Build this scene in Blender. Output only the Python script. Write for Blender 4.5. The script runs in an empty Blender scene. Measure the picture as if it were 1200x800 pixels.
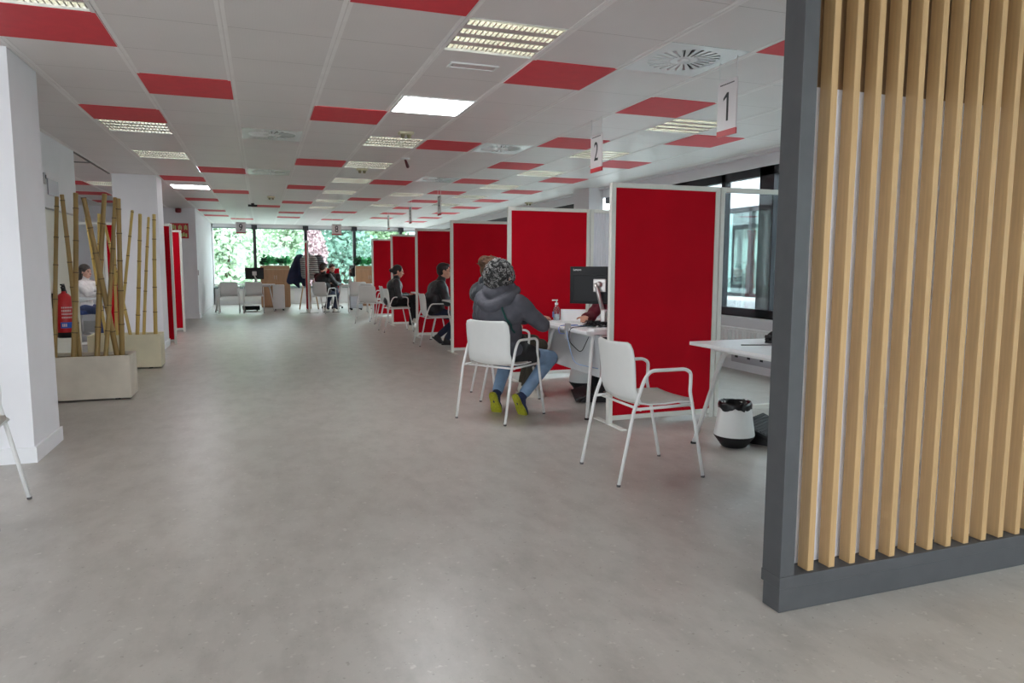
import bpy, bmesh, math, random
from mathutils import Vector, Matrix, Euler
random.seed(7)
SC = bpy.context.scene
COL = SC.collection
PI = math.pi
# ------------------------------------------------------------------ camera, world, exposure
cam_d = bpy.data.cameras.new('camera'); cam = bpy.data.objects.new('camera', cam_d); COL.objects.link(cam)
cam_d.sensor_width = 36; cam_d.lens = 825.2/1200*36; cam_d.clip_start = .05; cam_d.clip_end = 300
PITCH, YAW, ROLL = .1071, .3411, .0029
cam.matrix_world = Matrix.Translation((0, 0, 1.24)) @ Matrix.Rotation(-YAW, 4, 'Z') @ Matrix.Rotation(PI/2-PITCH, 4, 'X') @ Matrix.Rotation(ROLL, 4, 'Z')
SC.camera = cam
SC.view_settings.view_transform = 'Standard'; SC.view_settings.look = 'None'
SC.view_settings.gamma = 1; SC.view_settings.use_curve_mapping = False
SC.view_settings.exposure = 0.88
w = bpy.data.worlds.new('overcast_sky'); SC.world = w; w.use_nodes = True
bg = w.node_tree.nodes['Background']; bg.inputs[0].default_value = (.85, .93, 1, 1); bg.inputs[1].default_value = 4.8
SC.cycles.max_bounces = 10; SC.cycles.diffuse_bounces = 7; SC.cycles.glossy_bounces = 4; SC.cycles.transparent_max_bounces = 16
SC.cycles.sample_clamp_indirect = 6; SC.cycles.use_denoising = True
def portal(name, loc, rot, sx, sy):
    d = bpy.data.lights.new(name, 'AREA'); d.shape = 'RECTANGLE'; d.size = sx; d.size_y = sy; d.cycles.is_portal = True
    o = bpy.data.objects.new(name, d); o.location = loc; o.rotation_euler = rot; COL.objects.link(o)
XR, XL, YB, YF, ZC = 5.40, -7.0, -5.0, 24.0, 2.524
portal('daylight_portal_far', (2, YF+.15, 1.5), (PI/2, 0, PI), 7, 2)        # faces -y
portal('daylight_portal_right', (XR+.2, 8, 1.5), (0, PI/2, 0), 1.9, 30)
portal('daylight_portal_back', (0, YB-.15, 1.4), (PI/2, 0, 0), 12, 2.4)      # faces +y
portal('daylight_portal_left', (XL-.15, 0, 1.4), (0, -PI/2, 0), 2.4, 10)

# ------------------------------------------------------------------ materials
MATS = {}
def rgb(r, g, b):
    f = lambda c: ((c/255+.055)/1.055)**2.4 if c/255 > .04045 else c/255/12.92
    return (f(r), f(g), f(b), 1)
def mat(name, col, rough=.5, metal=0, spec=.5, noise=None, bump=None, emit=None, coat=0, sheen=0):
    """noise=(scale, amount, stretch); bump=(scale, strength, stretch)"""
    if name in MATS: return MATS[name]
    m = bpy.data.materials.new(name); m.use_nodes = True; nt = m.node_tree; b = nt.nodes['Principled BSDF']
    b.inputs['Base Color'].default_value = col; b.inputs['Roughness'].default_value = rough
    b.inputs['Metallic'].default_value = metal; b.inputs['Specular IOR Level'].default_value = spec
    b.inputs['Coat Weight'].default_value = coat; b.inputs['Sheen Weight'].default_value = sheen
    tc = nt.nodes.new('ShaderNodeTexCoord')
    def ntex(scale, st, det=4):
        mp = nt.nodes.new('ShaderNodeMapping'); mp.inputs['Scale'].default_value = st
        nt.links.new(tc.outputs['Object'], mp.inputs[0])
        n = nt.nodes.new('ShaderNodeTexNoise'); n.inputs['Scale'].default_value = scale; n.inputs['Detail'].default_value = det
        nt.links.new(mp.outputs[0], n.inputs['Vector']); return n
    if noise is None: noise = (6, .04, (1, 1, 1))
    n = ntex(noise[0], noise[2]); mx = nt.nodes.new('ShaderNodeMix'); mx.data_type = 'RGBA'; mx.blend_type = 'MULTIPLY'
    cr = nt.nodes.new('ShaderNodeMapRange'); cr.inputs[1].default_value = .3; cr.inputs[2].default_value = .7
    cr.inputs[3].default_value = 1-noise[1]; cr.inputs[4].default_value = 1+noise[1]*.5
    nt.links.new(n.outputs[0], cr.inputs[0]); mx.inputs[0].default_value = 1; mx.inputs[6].default_value = col
    cb = nt.nodes.new('ShaderNodeCombineColor')
    for i in range(3): nt.links.new(cr.outputs[0], cb.inputs[i])
    nt.links.new(cb.outputs[0], mx.inputs[7]); nt.links.new(mx.outputs[2], b.inputs['Base Color'])
    if bump:
        n2 = ntex(bump[0], bump[2]); bp = nt.nodes.new('ShaderNodeBump'); bp.inputs['Strength'].default_value = bump[1]; bp.inputs['Distance'].default_value = .01
        nt.links.new(n2.outputs[0], bp.inputs['Height']); nt.links.new(bp.outputs[0], b.inputs['Normal'])
    if emit: b.inputs['Emission Color'].default_value = emit[0]; b.inputs['Emission Strength'].default_value = emit[1]
    MATS[name] = m; return m
def glass(name, tint=(1, 1, 1, 1), refl=.08, rough=.02):
    m = bpy.data.materials.new(name); m.use_nodes = True; nt = m.node_tree
    nt.nodes.remove(nt.nodes['Principled BSDF']); out = nt.nodes['Material Output']
    t = nt.nodes.new('ShaderNodeBsdfTransparent'); t.inputs[0].default_value = tint
    g = nt.nodes.new('ShaderNodeBsdfGlossy'); g.inputs['Roughness'].default_value = rough
    fr = nt.nodes.new('ShaderNodeFresnel'); fr.inputs[0].default_value = 1.45
    mu = nt.nodes.new('ShaderNodeMath'); mu.operation = 'MULTIPLY_ADD'; mu.inputs[1].default_value = .5; mu.inputs[2].default_value = refl*.3
    nt.links.new(fr.outputs[0], mu.inputs[0])
    mx = nt.nodes.new('ShaderNodeMixShader'); nt.links.new(mu.outputs[0], mx.inputs[0]); nt.links.new(t.outputs[0], mx.inputs[1]); nt.links.new(g.outputs[0], mx.inputs[2])
    nt.links.new(mx.outputs[0], out.inputs[0]); return m
A1 = (1, 1, 1)
M_wall = mat('painted_plaster_white', rgb(232, 231, 234), .7, noise=(3, .03, A1), bump=(60, .05, A1))
M_wallw = mat('painted_plaster_warm', rgb(232, 229, 218), .65, noise=(3, .03, A1))
M_skirt = mat('skirting_white', rgb(232, 232, 234), .45)
M_dark = mat('window_frame_charcoal', rgb(46, 46, 52), .45)
M_anth = mat('anthracite_laminate', rgb(74, 75, 77), .5, noise=(14, .1, (1, 1, 1)))
M_alu = mat('ivory_aluminium', rgb(222, 222, 214), .4)
M_white = mat('powdercoat_white', rgb(232, 232, 230), .38)
M_shell = mat('chair_shell_white', rgb(226, 227, 224), .42)
M_pad = mat('chair_pad_stone', rgb(184, 178, 170), .8, noise=(40, .06, A1))
M_desk = mat('desk_top_white', rgb(236, 236, 236), .35)
M_modesty = mat('modesty_panel_grey', rgb(205, 206, 208), .5)
M_red = mat('red_felt', rgb(184, 0, 26), .9, noise=(3, .08, A1), bump=(300, .25, A1), spec=.2)
M_redtile = mat('red_ceiling_metal', rgb(222, 58, 70), .6, noise=(12, .06, A1))
M_black = mat('black_plastic', rgb(20, 20, 22), .5, spec=.35)
M_blk2 = mat('black_rubber', rgb(34, 34, 36), .7)
M_bag = mat('black_bin_liner', rgb(16, 16, 18), .28, bump=(25, .6, A1))
M_silver = mat('brushed_aluminium', rgb(196, 192, 188), .35, metal=.6)
M_stone = mat('planter_concrete', rgb(205, 196, 180), .75, noise=(5, .12, A1), bump=(30, .12, A1))
M_ivory = mat('planter_ivory', rgb(226, 218, 190), .7, noise=(5, .08, A1))
M_soil = mat('planter_fill', rgb(140, 125, 98), .9, noise=(30, .3, A1))
M_fan = mat('diffuser_white', rgb(232, 234, 234), .25)
M_void = mat('duct_void', rgb(40, 42, 44), .8)
M_tube = mat('fluorescent_tube', rgb(240, 240, 225), .3, emit=((1, .98, .92, 1), 5.0))
M_louv = mat('louvre_satin', rgb(215, 215, 205), .25, metal=.5)
M_panelrose = mat('luminaire_baffle', rgb(206, 190, 188), .5)
M_led = mat('led_diffuser_lit', rgb(255, 255, 255), .5, emit=((.96, .97, 1, 1), 16.0))
M_wood = mat('cabinet_oak', rgb(176, 132, 98), .5, noise=(5, .16, (6, 6, .5)))
M_beech = mat('beech_leg', rgb(206, 170, 124), .5, noise=(5, .12, (8, 8, .6)))
M_skin = mat('skin', rgb(214, 160, 136), .5, noise=(8, .06, A1))
M_tubewhite = M_white
M_num = mat('sign_numeral_black', rgb(20, 20, 22), .5)
M_sign = mat('sign_acrylic', rgb(226, 220, 220), .35)
M_signred = mat('sign_red_band', rgb(206, 60, 66), .4)
M_leaf = mat('foliage_green', rgb(80, 205, 125), .55, noise=(9, .5, A1))
M_leafd = mat('foliage_dark', rgb(34, 84, 52), .6, noise=(9, .4, A1))
M_card = mat('paper_white', rgb(240, 240, 240), .6)
M_glass = glass('window_glass', (.93, .98, .96, 1))
M_gpart = glass('partition_glass', (.95, .97, .98, 1), .0)
M_pet = glass('clear_bottle_plastic', (.9, .93, .95, 1), .3, .1)
# ribbed translucent sheet
M_rib = mat('ribbed_polycarbonate', rgb(222, 222, 228), .45)
def ribs():
    nt = M_rib.node_tree; b = nt.nodes['Principled BSDF']; tc = nt.nodes.new('ShaderNodeTexCoord')
    wv = nt.nodes.new('ShaderNodeTexWave'); wv.inputs['Scale'].default_value = 9; wv.bands_direction = 'X'
    nt.links.new(tc.outputs['Object'], wv.inputs[0]); bp = nt.nodes.new('ShaderNodeBump'); bp.inputs['Distance'].default_value = .01; bp.inputs['Strength'].default_value = .6
    nt.links.new(wv.outputs[1], bp.inputs['Height']); nt.links.new(bp.outputs[0], b.inputs['Normal'])
ribs()
# slats: oak grain
M_slat = mat('slat_oak', rgb(182, 149, 104), .55, noise=(10, .14, (9, 9, .35)))
# bamboo with nodes along the pole (object z) and hue variation
def bamboo(name, c1, c2):
    m = mat(name, c1, .42, noise=(9, .12, (1, 1, .3))); nt = m.node_tree; b = nt.nodes['Principled BSDF']
    src = b.inputs['Base Color'].links[0].from_socket; tc = nt.nodes.new('ShaderNodeTexCoord')
    n = nt.nodes.new('ShaderNodeTexNoise'); n.inputs['Scale'].default_value = 3.5; nt.links.new(tc.outputs['Object'], n.inputs[0])
    mx = nt.nodes.new('ShaderNodeMix'); mx.data_type = 'RGBA'; nt.links.new(n.outputs[0], mx.inputs[0]); nt.links.new(src, mx.inputs[6]); mx.inputs[7].default_value = c2
    nt.links.new(mx.outputs[2], b.inputs['Base Color']); return m
M_bamN = bamboo('bamboo_olive', rgb(172, 140, 82), rgb(128, 106, 58))
M_bamF = bamboo('bamboo_straw', rgb(214, 188, 112), rgb(190, 156, 84))
M_ring = mat('bamboo_node', rgb(92, 72, 42), .6)
# floor: mottled stone-look vinyl
def floor_mat():
    m = mat('stone_vinyl', rgb(180, 175, 168), .36, noise=(1.1, .08, A1)); nt = m.node_tree; b = nt.nodes['Principled BSDF']
    src = b.inputs['Base Color'].links[0].from_socket; tc = nt.nodes.new('ShaderNodeTexCoord')
    def layer(src, scale, lo, hi, colr, fac, det=6, st=(1, 1, 1)):
        mp = nt.nodes.new('ShaderNodeMapping'); mp.inputs['Scale'].default_value = st; nt.links.new(tc.outputs['Object'], mp.inputs[0])
        n = nt.nodes.new('ShaderNodeTexNoise'); n.inputs['Scale'].default_value = scale; n.inputs['Detail'].default_value = det; n.inputs['Roughness'].default_value = .65
        nt.links.new(mp.outputs[0], n.inputs[0]); r = nt.nodes.new('ShaderNodeMapRange'); r.inputs[1].default_value = lo; r.inputs[2].default_value = hi; r.inputs[4].default_value = fac
        nt.links.new(n.outputs[0], r.inputs[0]); mx = nt.nodes.new('ShaderNodeMix'); mx.data_type = 'RGBA'; nt.links.new(r.outputs[0], mx.inputs[0]); nt.links.new(src, mx.inputs[6]); mx.inputs[7].default_value = colr
        nt.links.new(mx.outputs[2], b.inputs['Base Color']); return mx.outputs[2]
    s = layer(src, 4.5, .42, .7, rgb(158, 152, 145), .8, 8, (1.6, .8, 1))
    s = layer(s, 26, .64, .72, rgb(208, 204, 196), .5, 2)
    s = layer(s, 40, .66, .72, rgb(120, 112, 102), .45, 2)
    n = nt.nodes.new('ShaderNodeTexNoise'); n.inputs['Scale'].default_value = 3; nt.links.new(tc.outputs['Object'], n.inputs[0])
    r = nt.nodes.new('ShaderNodeMapRange'); r.inputs[3].default_value = .30; r.inputs[4].default_value = .39; nt.links.new(n.outputs[0], r.inputs[0]); nt.links.new(r.outputs[0], b.inputs['Roughness'])
    n2 = nt.nodes.new('ShaderNodeTexNoise'); n2.inputs['Scale'].default_value = 18; nt.links.new(tc.outputs['Object'], n2.inputs[0])
    bp = nt.nodes.new('ShaderNodeBump'); bp.inputs['Strength'].default_value = .03; bp.inputs['Distance'].default_value = .002; nt.links.new(n2.outputs[0], bp.inputs['Height']); nt.links.new(bp.outputs[0], b.inputs['Normal'])
    return m
M_floor = floor_mat()
T = .6; GX, GY = .4482, 3.6659
def ceil_mat():
    m = mat('perforated_metal_tile', rgb(228, 222, 220), .42, noise=(2, .03, A1)); nt = m.node_tree; b = nt.nodes['Principled BSDF']
    src = b.inputs['Base Color'].links[0].from_socket; tc = nt.nodes.new('ShaderNodeTexCoord'); sp = nt.nodes.new('ShaderNodeSeparateXYZ'); nt.links.new(tc.outputs['Object'], sp.inputs[0])
    def line(ax, off, wd):
        a = nt.nodes.new('ShaderNodeMath'); a.operation = 'SUBTRACT'; nt.links.new(sp.outputs[ax], a.inputs[0]); a.inputs[1].default_value = off
        p = nt.nodes.new('ShaderNodeMath'); p.operation = 'PINGPONG'; nt.links.new(a.outputs[0], p.inputs[0]); p.inputs[1].default_value = T/2
        l = nt.nodes.new('ShaderNodeMath'); l.operation = 'LESS_THAN'; nt.links.new(p.outputs[0], l.inputs[0]); l.inputs[1].default_value = wd; return l
    l2 = line(1, GY, .0022)
    mx = nt.nodes.new('ShaderNodeMix'); mx.data_type = 'RGBA'; nt.links.new(l2.outputs[0], mx.inputs[0]); nt.links.new(src, mx.inputs[6]); mx.inputs[7].default_value = rgb(176, 168, 164)
    # fine perforation dots
    dots = nt.nodes.new('ShaderNodeTexVoronoi'); dots.inputs['Scale'].default_value = 55; dots.inputs['Randomness'].default_value = 0; nt.links.new(tc.outputs['Object'], dots.inputs['Vector'])
    lt = nt.nodes.new('ShaderNodeMath'); lt.operation = 'LESS_THAN'; nt.links.new(dots.outputs['Distance'], lt.inputs[0]); lt.inputs[1].default_value = .2
    ml = nt.nodes.new('ShaderNodeMath'); ml.operation = 'MULTIPLY'; nt.links.new(lt.outputs[0], ml.inputs[0]); ml.inputs[1].default_value = .3
    m2 = nt.nodes.new('ShaderNodeMix'); m2.data_type = 'RGBA'; nt.links.new(ml.outputs[0], m2.inputs[0]); nt.links.new(mx.outputs[2], m2.inputs[6]); m2.inputs[7].default_value = rgb(190, 184, 180)
    nt.links.new(m2.outputs[2], b.inputs['Base Color'])
    # slight per-row sag of the tiles so the far rows catch the window light in bands
    return m
M_ceil = ceil_mat()
M_grid = mat('ceiling_profile', rgb(242, 238, 236), .5)

# ------------------------------------------------------------------ mesh builder
class MB:
    def __init__(s): s.v = []; s.f = []; s.sm = []
    def add(s, vs, fs, smooth=False):
        n = len(s.v); s.v += [tuple(v) for v in vs]; s.f += [tuple(i+n for i in f) for f in fs]; s.sm += [smooth]*len(fs); return s
    def box(s, x0, x1, y0, y1, z0, z1, M=None):
        vs = [Vector((x, y, z)) for z in (z0, z1) for y in (y0, y1) for x in (x0, x1)]
        if M: vs = [M @ v for v in vs]
        return s.add(vs, [(0, 2, 3, 1), (4, 5, 7, 6), (0, 1, 5, 4), (2, 6, 7, 3), (0, 4, 6, 2), (1, 3, 7, 5)])
    def rbox(s, x0, x1, y0, y1, z0, z1, r=.01, M=None, seg=3):
        """box with rounded edges (beveled with bmesh)"""
        bm = bmesh.new(); bmesh.ops.create_cube(bm, size=1)
        for v in bm.verts: v.co = Vector(((x0+x1)/2+v.co.x*(x1-x0), (y0+y1)/2+v.co.y*(y1-y0), (z0+z1)/2+v.co.z*(z1-z0)))
        bmesh.ops.bevel(bm, geom=list(bm.edges), offset=r, segments=seg, profile=.5, affect='EDGES')
        bm.verts.index_update(); vs = [(M @ v.co if M else v.co.copy()) for v in bm.verts]; fs = [[v.index for v in f.verts] for f in bm.faces]; bm.free()
        return s.add(vs, fs, False)
    def tube(s, pts, r, n=10, caps=True, smooth=True):
        pts = [Vector(p) for p in pts]; rs = r if isinstance(r, (list, tuple)) else [r]*len(pts)
        vs = []; up = None
        for i, p in enumerate(pts):
            d = (pts[min(i+1, len(pts)-1)]-pts[max(i-1, 0)])
            d = d.normalized() if d.length > 1e-9 else Vector((0, 0, 1))
            if up is None: a = Vector((0, 0, 1)) if abs(d.z) < .9 else Vector((1, 0, 0)); up = d.cross(a).normalized()
            else: up = (up-d*up.dot(d)); up = up.normalized() if up.length > 1e-6 else d.orthogonal().normalized()
            b = d.cross(up)
            for k in range(n): a = 2*PI*k/n; vs.append(p+(up*math.cos(a)+b*math.sin(a))*rs[i])
        m = len(pts); fs = [(i*n+k, i*n+(k+1) % n, (i+1)*n+(k+1) % n, (i+1)*n+k) for i in range(m-1) for k in range(n)]
        s.add(vs, fs, smooth)
        if caps: b0 = len(s.v)-len(vs); s.f += [tuple(b0+k for k in reversed(range(n))), tuple(b0+(m-1)*n+k for k in range(n))]; s.sm += [False, False]
        return s
    def lathe(s, prof, n=32, c=(0, 0, 0), smooth=True, closed=False):
        vs = [(c[0]+r*math.cos(2*PI*k/n), c[1]+r*math.sin(2*PI*k/n), c[2]+z) for r, z in prof for k in range(n)]
        fs = [(i*n+k, i*n+(k+1) % n, (i+1)*n+(k+1) % n, (i+1)*n+k) for i in range(len(prof)-1) for k in range(n)]
        return s.add(vs, fs, smooth)
    def ell(s, c, r, M=None, nu=16, nv=10):
        vs = []; fs = []
        R = M if M else Matrix.Identity(3)
        for j in range(1, nv):
            t = PI*j/nv
            for i in range(nu): a = 2*PI*i/nu; vs.append(Vector(c)+R @ Vector((r[0]*math.sin(t)*math.cos(a), r[1]*math.sin(t)*math.sin(a), r[2]*math.cos(t))))
        vs += [Vector(c)+R @ Vector((0, 0, r[2])), Vector(c)+R @ Vector((0, 0, -r[2]))]
        for j in range(nv-2):
            for i in range(nu): fs.append((j*nu+i, (j+1)*nu+i, (j+1)*nu+(i+1) % nu, j*nu+(i+1) % nu))
        top, bot = len(vs)-2, len(vs)-1
        for i in range(nu): fs.append((top, i, (i+1) % nu)); fs.append((bot, (nv-2)*nu+(i+1) % nu, (nv-2)*nu+i))
        return s.add(vs, fs, True)
    def cap(s, p0, p1, r0, r1, n=14):
        """tapered capsule made of a cone and two spheres, for voxel union"""
        s.tube([p0, p1], [r0, r1], n); s.ell(p0, (r0, r0, r0), None, n, 8); s.ell(p1, (r1, r1, r1), None, n, 8); return s
    def prism(s, poly, axis, a, b):
        """extrude a 2D polygon; axis 'y': poly in (x,z); 'x': (y,z); 'z': (x,y)"""
        def P(p, t): return {'y': (p[0], t, p[1]), 'x': (t, p[0], p[1]), 'z': (p[0], p[1], t)}[axis]
        n = len(poly); vs = [P(p, a) for p in poly]+[P(p, b) for p in poly]
        fs = [tuple(range(n)), tuple(reversed(range(n, 2*n)))]+[(i, n+i, n+(i+1) % n, (i+1) % n) for i in range(n)]
        return s.add(vs, fs)
    def mesh(s, name):
        me = bpy.data.meshes.new(name); me.from_pydata(s.v, [], s.f); me.polygons.foreach_set('use_smooth', s.sm); 
        bm = bmesh.new(); bm.from_mesh(me); bmesh.ops.recalc_face_normals(bm, faces=bm.faces); bm.to_mesh(me); bm.free(); me.update(); return me
    def build(s, name, m, parent=None, **k):
        return obj(name, s.mesh(name), m, parent, **k)
def obj(name, me, m, parent=None, label=None, kind=None):
    o = bpy.data.objects.new(name, me); COL.objects.link(o)
    if m: me.materials.clear(); me.materials.append(m)
    if parent: o.parent = parent
    if label: o['label'] = label
    if kind: o['kind'] = kind
    return o
def tag(o, label, cat, group=None, kind=None):
    o['label'] = label; o['category'] = cat
    if group: o['group'] = group
    if kind: o['kind'] = kind
    return o
def empty(name, loc, rz=0):
    o = bpy.data.objects.new(name, None); o.empty_display_size = .1; o.location = loc; o.rotation_euler = (0, 0, rz); COL.objects.link(o); return o
def struct(name, mb, m): o = mb.build(name, m); o['kind'] = 'structure'; return o
KIDS = {}
def kids(o): return [c for c in COL.objects if c.parent == o]
def copy_tree(o, parent=None):
    c = o.copy(); COL.objects.link(c); c.parent = parent
    for k in kids(o): copy_tree(k, c)
    return c
def voxel(mb, name, size, smooth=4, m=None, parent=None, noise=None, **k):
    """union of overlapping shapes into one continuous skin"""
    me = mb.mesh('tmp'); t = bpy.data.objects.new('tmp', me); COL.objects.link(t)
    r = t.modifiers.new('r', 'REMESH'); r.mode = 'VOXEL'; r.voxel_size = size; r.use_smooth_shade = True
    if smooth: s_ = t.modifiers.new('s', 'SMOOTH'); s_.factor = .5; s_.iterations = smooth
    if noise:
        tx = bpy.data.textures.new('n', 'CLOUDS'); tx.noise_scale = noise[0]; d = t.modifiers.new('d', 'DISPLACE'); d.texture = tx; d.strength = noise[1]; d.mid_level = .5
    dg = bpy.context.evaluated_depsgraph_get(); dg.update()
    out = bpy.data.meshes.new_from_object(t.evaluated_get(dg)); out.name = name
    bpy.data.objects.remove(t); bpy.data.meshes.remove(me)
    return obj(name, out, m, parent, **k)
def text(name, s, size, m, parent, loc, rot, ext=.001, font_x=1, label=None):
    cu = bpy.data.curves.new('t', 'FONT'); cu.body = s; cu.size = size; cu.extrude = ext; cu.align_x = 'CENTER'; cu.align_y = 'CENTER'
    t = bpy.data.objects.new('t', cu); COL.objects.link(t); dg = bpy.context.evaluated_depsgraph_get(); dg.update()
    me = bpy.data.meshes.new_from_object(t.evaluated_get(dg)); bpy.data.objects.remove(t)
    for v in me.vertices: v.co.x *= font_x
    me.name = name; o = obj(name, me, m, parent, label=label); o.location = loc; o.rotation_euler = rot; return o
def arc(pts, seg=5, rad=.05):
    """round the inner corners of a polyline"""
    pts = [Vector(p) for p in pts]; out = [pts[0]]
    for i in range(1, len(pts)-1):
        a, b, c = pts[i-1], pts[i], pts[i+1]; r = rad[i] if isinstance(rad, dict) and i in rad else (rad if not isinstance(rad, dict) else .03)
        r = min(r, (a-b).length*.49, (c-b).length*.49); p = b+(a-b).normalized()*r; q = b+(c-b).normalized()*r
        for k in range(seg+1): t = k/seg; out.append((1-t)**2*p+2*t*(1-t)*b+t*t*q)
    out.append(pts[-1]); return out

# ------------------------------------------------------------------ setting: floor, walls, columns
struct('floor', MB().box(XL, XR, YB, YF, -.12, 0), M_floor)
def wall_with(name, boxes, m=M_wall):
    mb = MB()
    for b in boxes: mb.box(*b)
    return struct(name, mb, m)
wall_with('wall_right', [(XR, XR+.2, YB, YF+.2, -.1, .64), (XR, XR+.2, YB, YF+.2, 2.38, 2.8)])
wall_with('wall_far', [(-2.2, XR, YF, YF+.2, -.1, .52), (-2.2, XR, YF, YF+.2, 2.42, 2.8), (XL, -1.38, YF, YF+.2, -.1, 2.8)])
wall_with('wall_back', [(XL, XR, YB-.2, YB, -.1, .05), (XL, XR, YB-.2, YB, 2.55, 2.8), (XL, -3.6, YB-.2, YB, 0, 2.6), (-1.0, .6, YB-.2, YB, 0, 2.6), (3.6, XR, YB-.2, YB, 0, 2.6)])
wall_with('wall_left', [(XL-.2, XL, YB, YF, -.1, .3), (XL-.2, XL, YB, YF, 2.5, 2.8), (XL-.2, XL, 2.5, YF, 0, 2.8), (XL-.2, XL, YB, -3, 0, 2.8), (XL-.2, XL, YB, YF, 0, .9)])
struct('trim_columns', MB(), M_wall) if False else None
for n, (x0, x1, y0, y1) in enumerate([(-1.95, -1.38, 5.09, 5.68), (-1.95, -1.38, 11.46, 12.05)]):
    o = wall_with('wall_column', [(x0, x1, y0, y1, 0, ZC)])
wall_with('wall_block', [(XL, -1.38, 17.82, 18.42, 0, ZC)])
wall_with('wall_end_left', [(-3.2, -1.42, 18.43, YF, 0, ZC)])
wall_with('wall_side', [(-2.2, -1.97, 5.68, 8.05, 0, ZC), (-2.2, -1.97, 8.05, 9.40, 1.8, ZC), (-2.2, -2.03, 8.05, 9.40, 0, 1.8)])
struct('door_1', MB().rbox(-2.03, -2.0, 8.06, 9.40, 0, 1.79, .004), M_wallw)
wall_with('wall_pier_right', [(5.14, XR, 10.7, 11.3, 0, ZC)])
sk = .10
wall_with('baseboard_column', [(-1.965, -1.365, 5.075, 5.695, 0, sk)], M_skirt)
wall_with('baseboard_column_far', [(-1.965, -1.365, 11.445, 12.065, 0, sk)], M_skirt)
wall_with('baseboard_block', [(XL, -1.365, 17.805, 18.435, 0, sk)], M_skirt)
wall_with('baseboard_right', [(XR-.015, XR, YB, 10.7, 0, sk), (XR-.015, XR, 11.3, YF, 0, sk)], M_skirt)
wall_with('baseboard_far', [(-1.4, XR, YF-.015, YF, 0, sk)], M_skirt)
wall_with('trim_cornice_right', [(XR-.09, XR, YB, YF, ZC-.03, ZC), (XR-.03, XR, YB, YF, 2.36, 2.40)], M_skirt)
wall_with('trim_painted_shadow_gap_left', [(-1.99, -1.965, 9.42, 11.46, ZC-.012, ZC), (-3.5, -1.965, 10.33, 10.355, ZC-.012, ZC)], mat('shadow_gap_grey', rgb(120, 116, 114), .6))  # dark strips stand in for the shade in the ceiling gap

# ceiling: metal tiles laid in the module; cells taken out where fittings and red tiles sit
REDS = {-8: [27], -6: [15, 18, 21], -3: [1, 5, 13, 19, 24, 27], -2: [3, 11, 16, 29], -1: [21], 0: [-1, 4, 9, 14, 19, 24, 27], 2: [1, 6, 12, 17, 23, 28],
        4: [-1, 2, 5, 8, 11, 14, 17, 20, 23, 26], 6: [4, 7, 10, 13, 16, 19, 22, 25, 28]}
LOUV = {1: [0, 6, 9, 12, 15, 18, 21], -3: [0, 6, 9], 5: [3, 6, 9, 12, 15, 18], -5: [15], 3: [15, 19]}
LED = {1: [3, -9], -3: [15], -5: [-9], -6: [3, 9]}
DIFF = {3: [0, 6, 11], -1: [6, 11]}
taken = {(i, j) for D in (REDS, LOUV, LED, DIFF) for i, l in D.items() for j in l}
mb = MB(); i0 = math.floor((XL-GX)/T); j0 = math.floor((YB-GY)/T)
for i in range(i0, 9):
    for j in range(j0, 35):
        if (i, j) in taken: continue
        xa, xb = max(XL, GX+i*T), min(XR, GX+i*T+T); ya, yb = max(YB, GY+j*T), min(YF, GY+j*T+T)
        if xb-xa < .005 or yb-ya < .005: continue
        dz = 0
        mb.add([(xa, ya, ZC), (xb, ya, ZC), (xb, yb, ZC+dz), (xa, yb, ZC+dz)], [(0, 3, 2, 1)])
struct('ceiling', mb, M_ceil)
struct('ceiling_slab', MB().box(XL-.2, XR+.2, YB-.2, YF+.2, 2.80, 3.0), M_wall)
mb = MB()
for i in range(i0+1, 9):
    x = GX+i*T
    if x < XR-.05:
        mb.box(x-.024, x-.003, YB, YF, ZC-.0025, ZC+.001); mb.box(x+.003, x+.024, YB, YF, ZC-.0025, ZC+.001)
struct('trim_ceiling_profiles', mb, M_grid)
# windows: right wall
def win_right(ya, yb, name, gaps):
    mb = MB(); x0, x1 = XR+.04, XR+.12; Z0, Z1 = .64, 2.38
    mb.box(x0, x1, ya, yb, Z0, Z0+.10).box(x0, x1, ya, yb, Z1-.11, Z1)
    for c, wd in gaps: mb.box(x0, x1, c-wd/2, c+wd/2, Z0, Z1)
    fr = struct(name, mb, M_dark); g = MB().box(XR+.075, XR+.081, ya, yb, Z0+.02, Z1-.02).build('glass_pane', M_glass, fr); return fr
g = []
y = -4.4
c0 = 6.70
k = -7
while c0+1.72*k < 11.2: g.append((c0+1.72*k, .24)); g.append((c0+1.72*k+.80, .08)); k += 1
win_right(YB, 10.7, 'window_1', [x for x in g if x[0] < 10.6])
g2 = []; k = 3
while c0+1.72*k < 23.8:
    if c0+1.72*k > 11.4: g2.append((c0+1.72*k, .24)); g2.append((c0+1.72*k+.80, .08))
    k += 1
win_right(11.3, YF, 'window_2', g2)
struct('trim_window_sill_right', MB().box(XR-.03, XR+.04, YB, 10.7, .615, .64), M_skirt)
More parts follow.
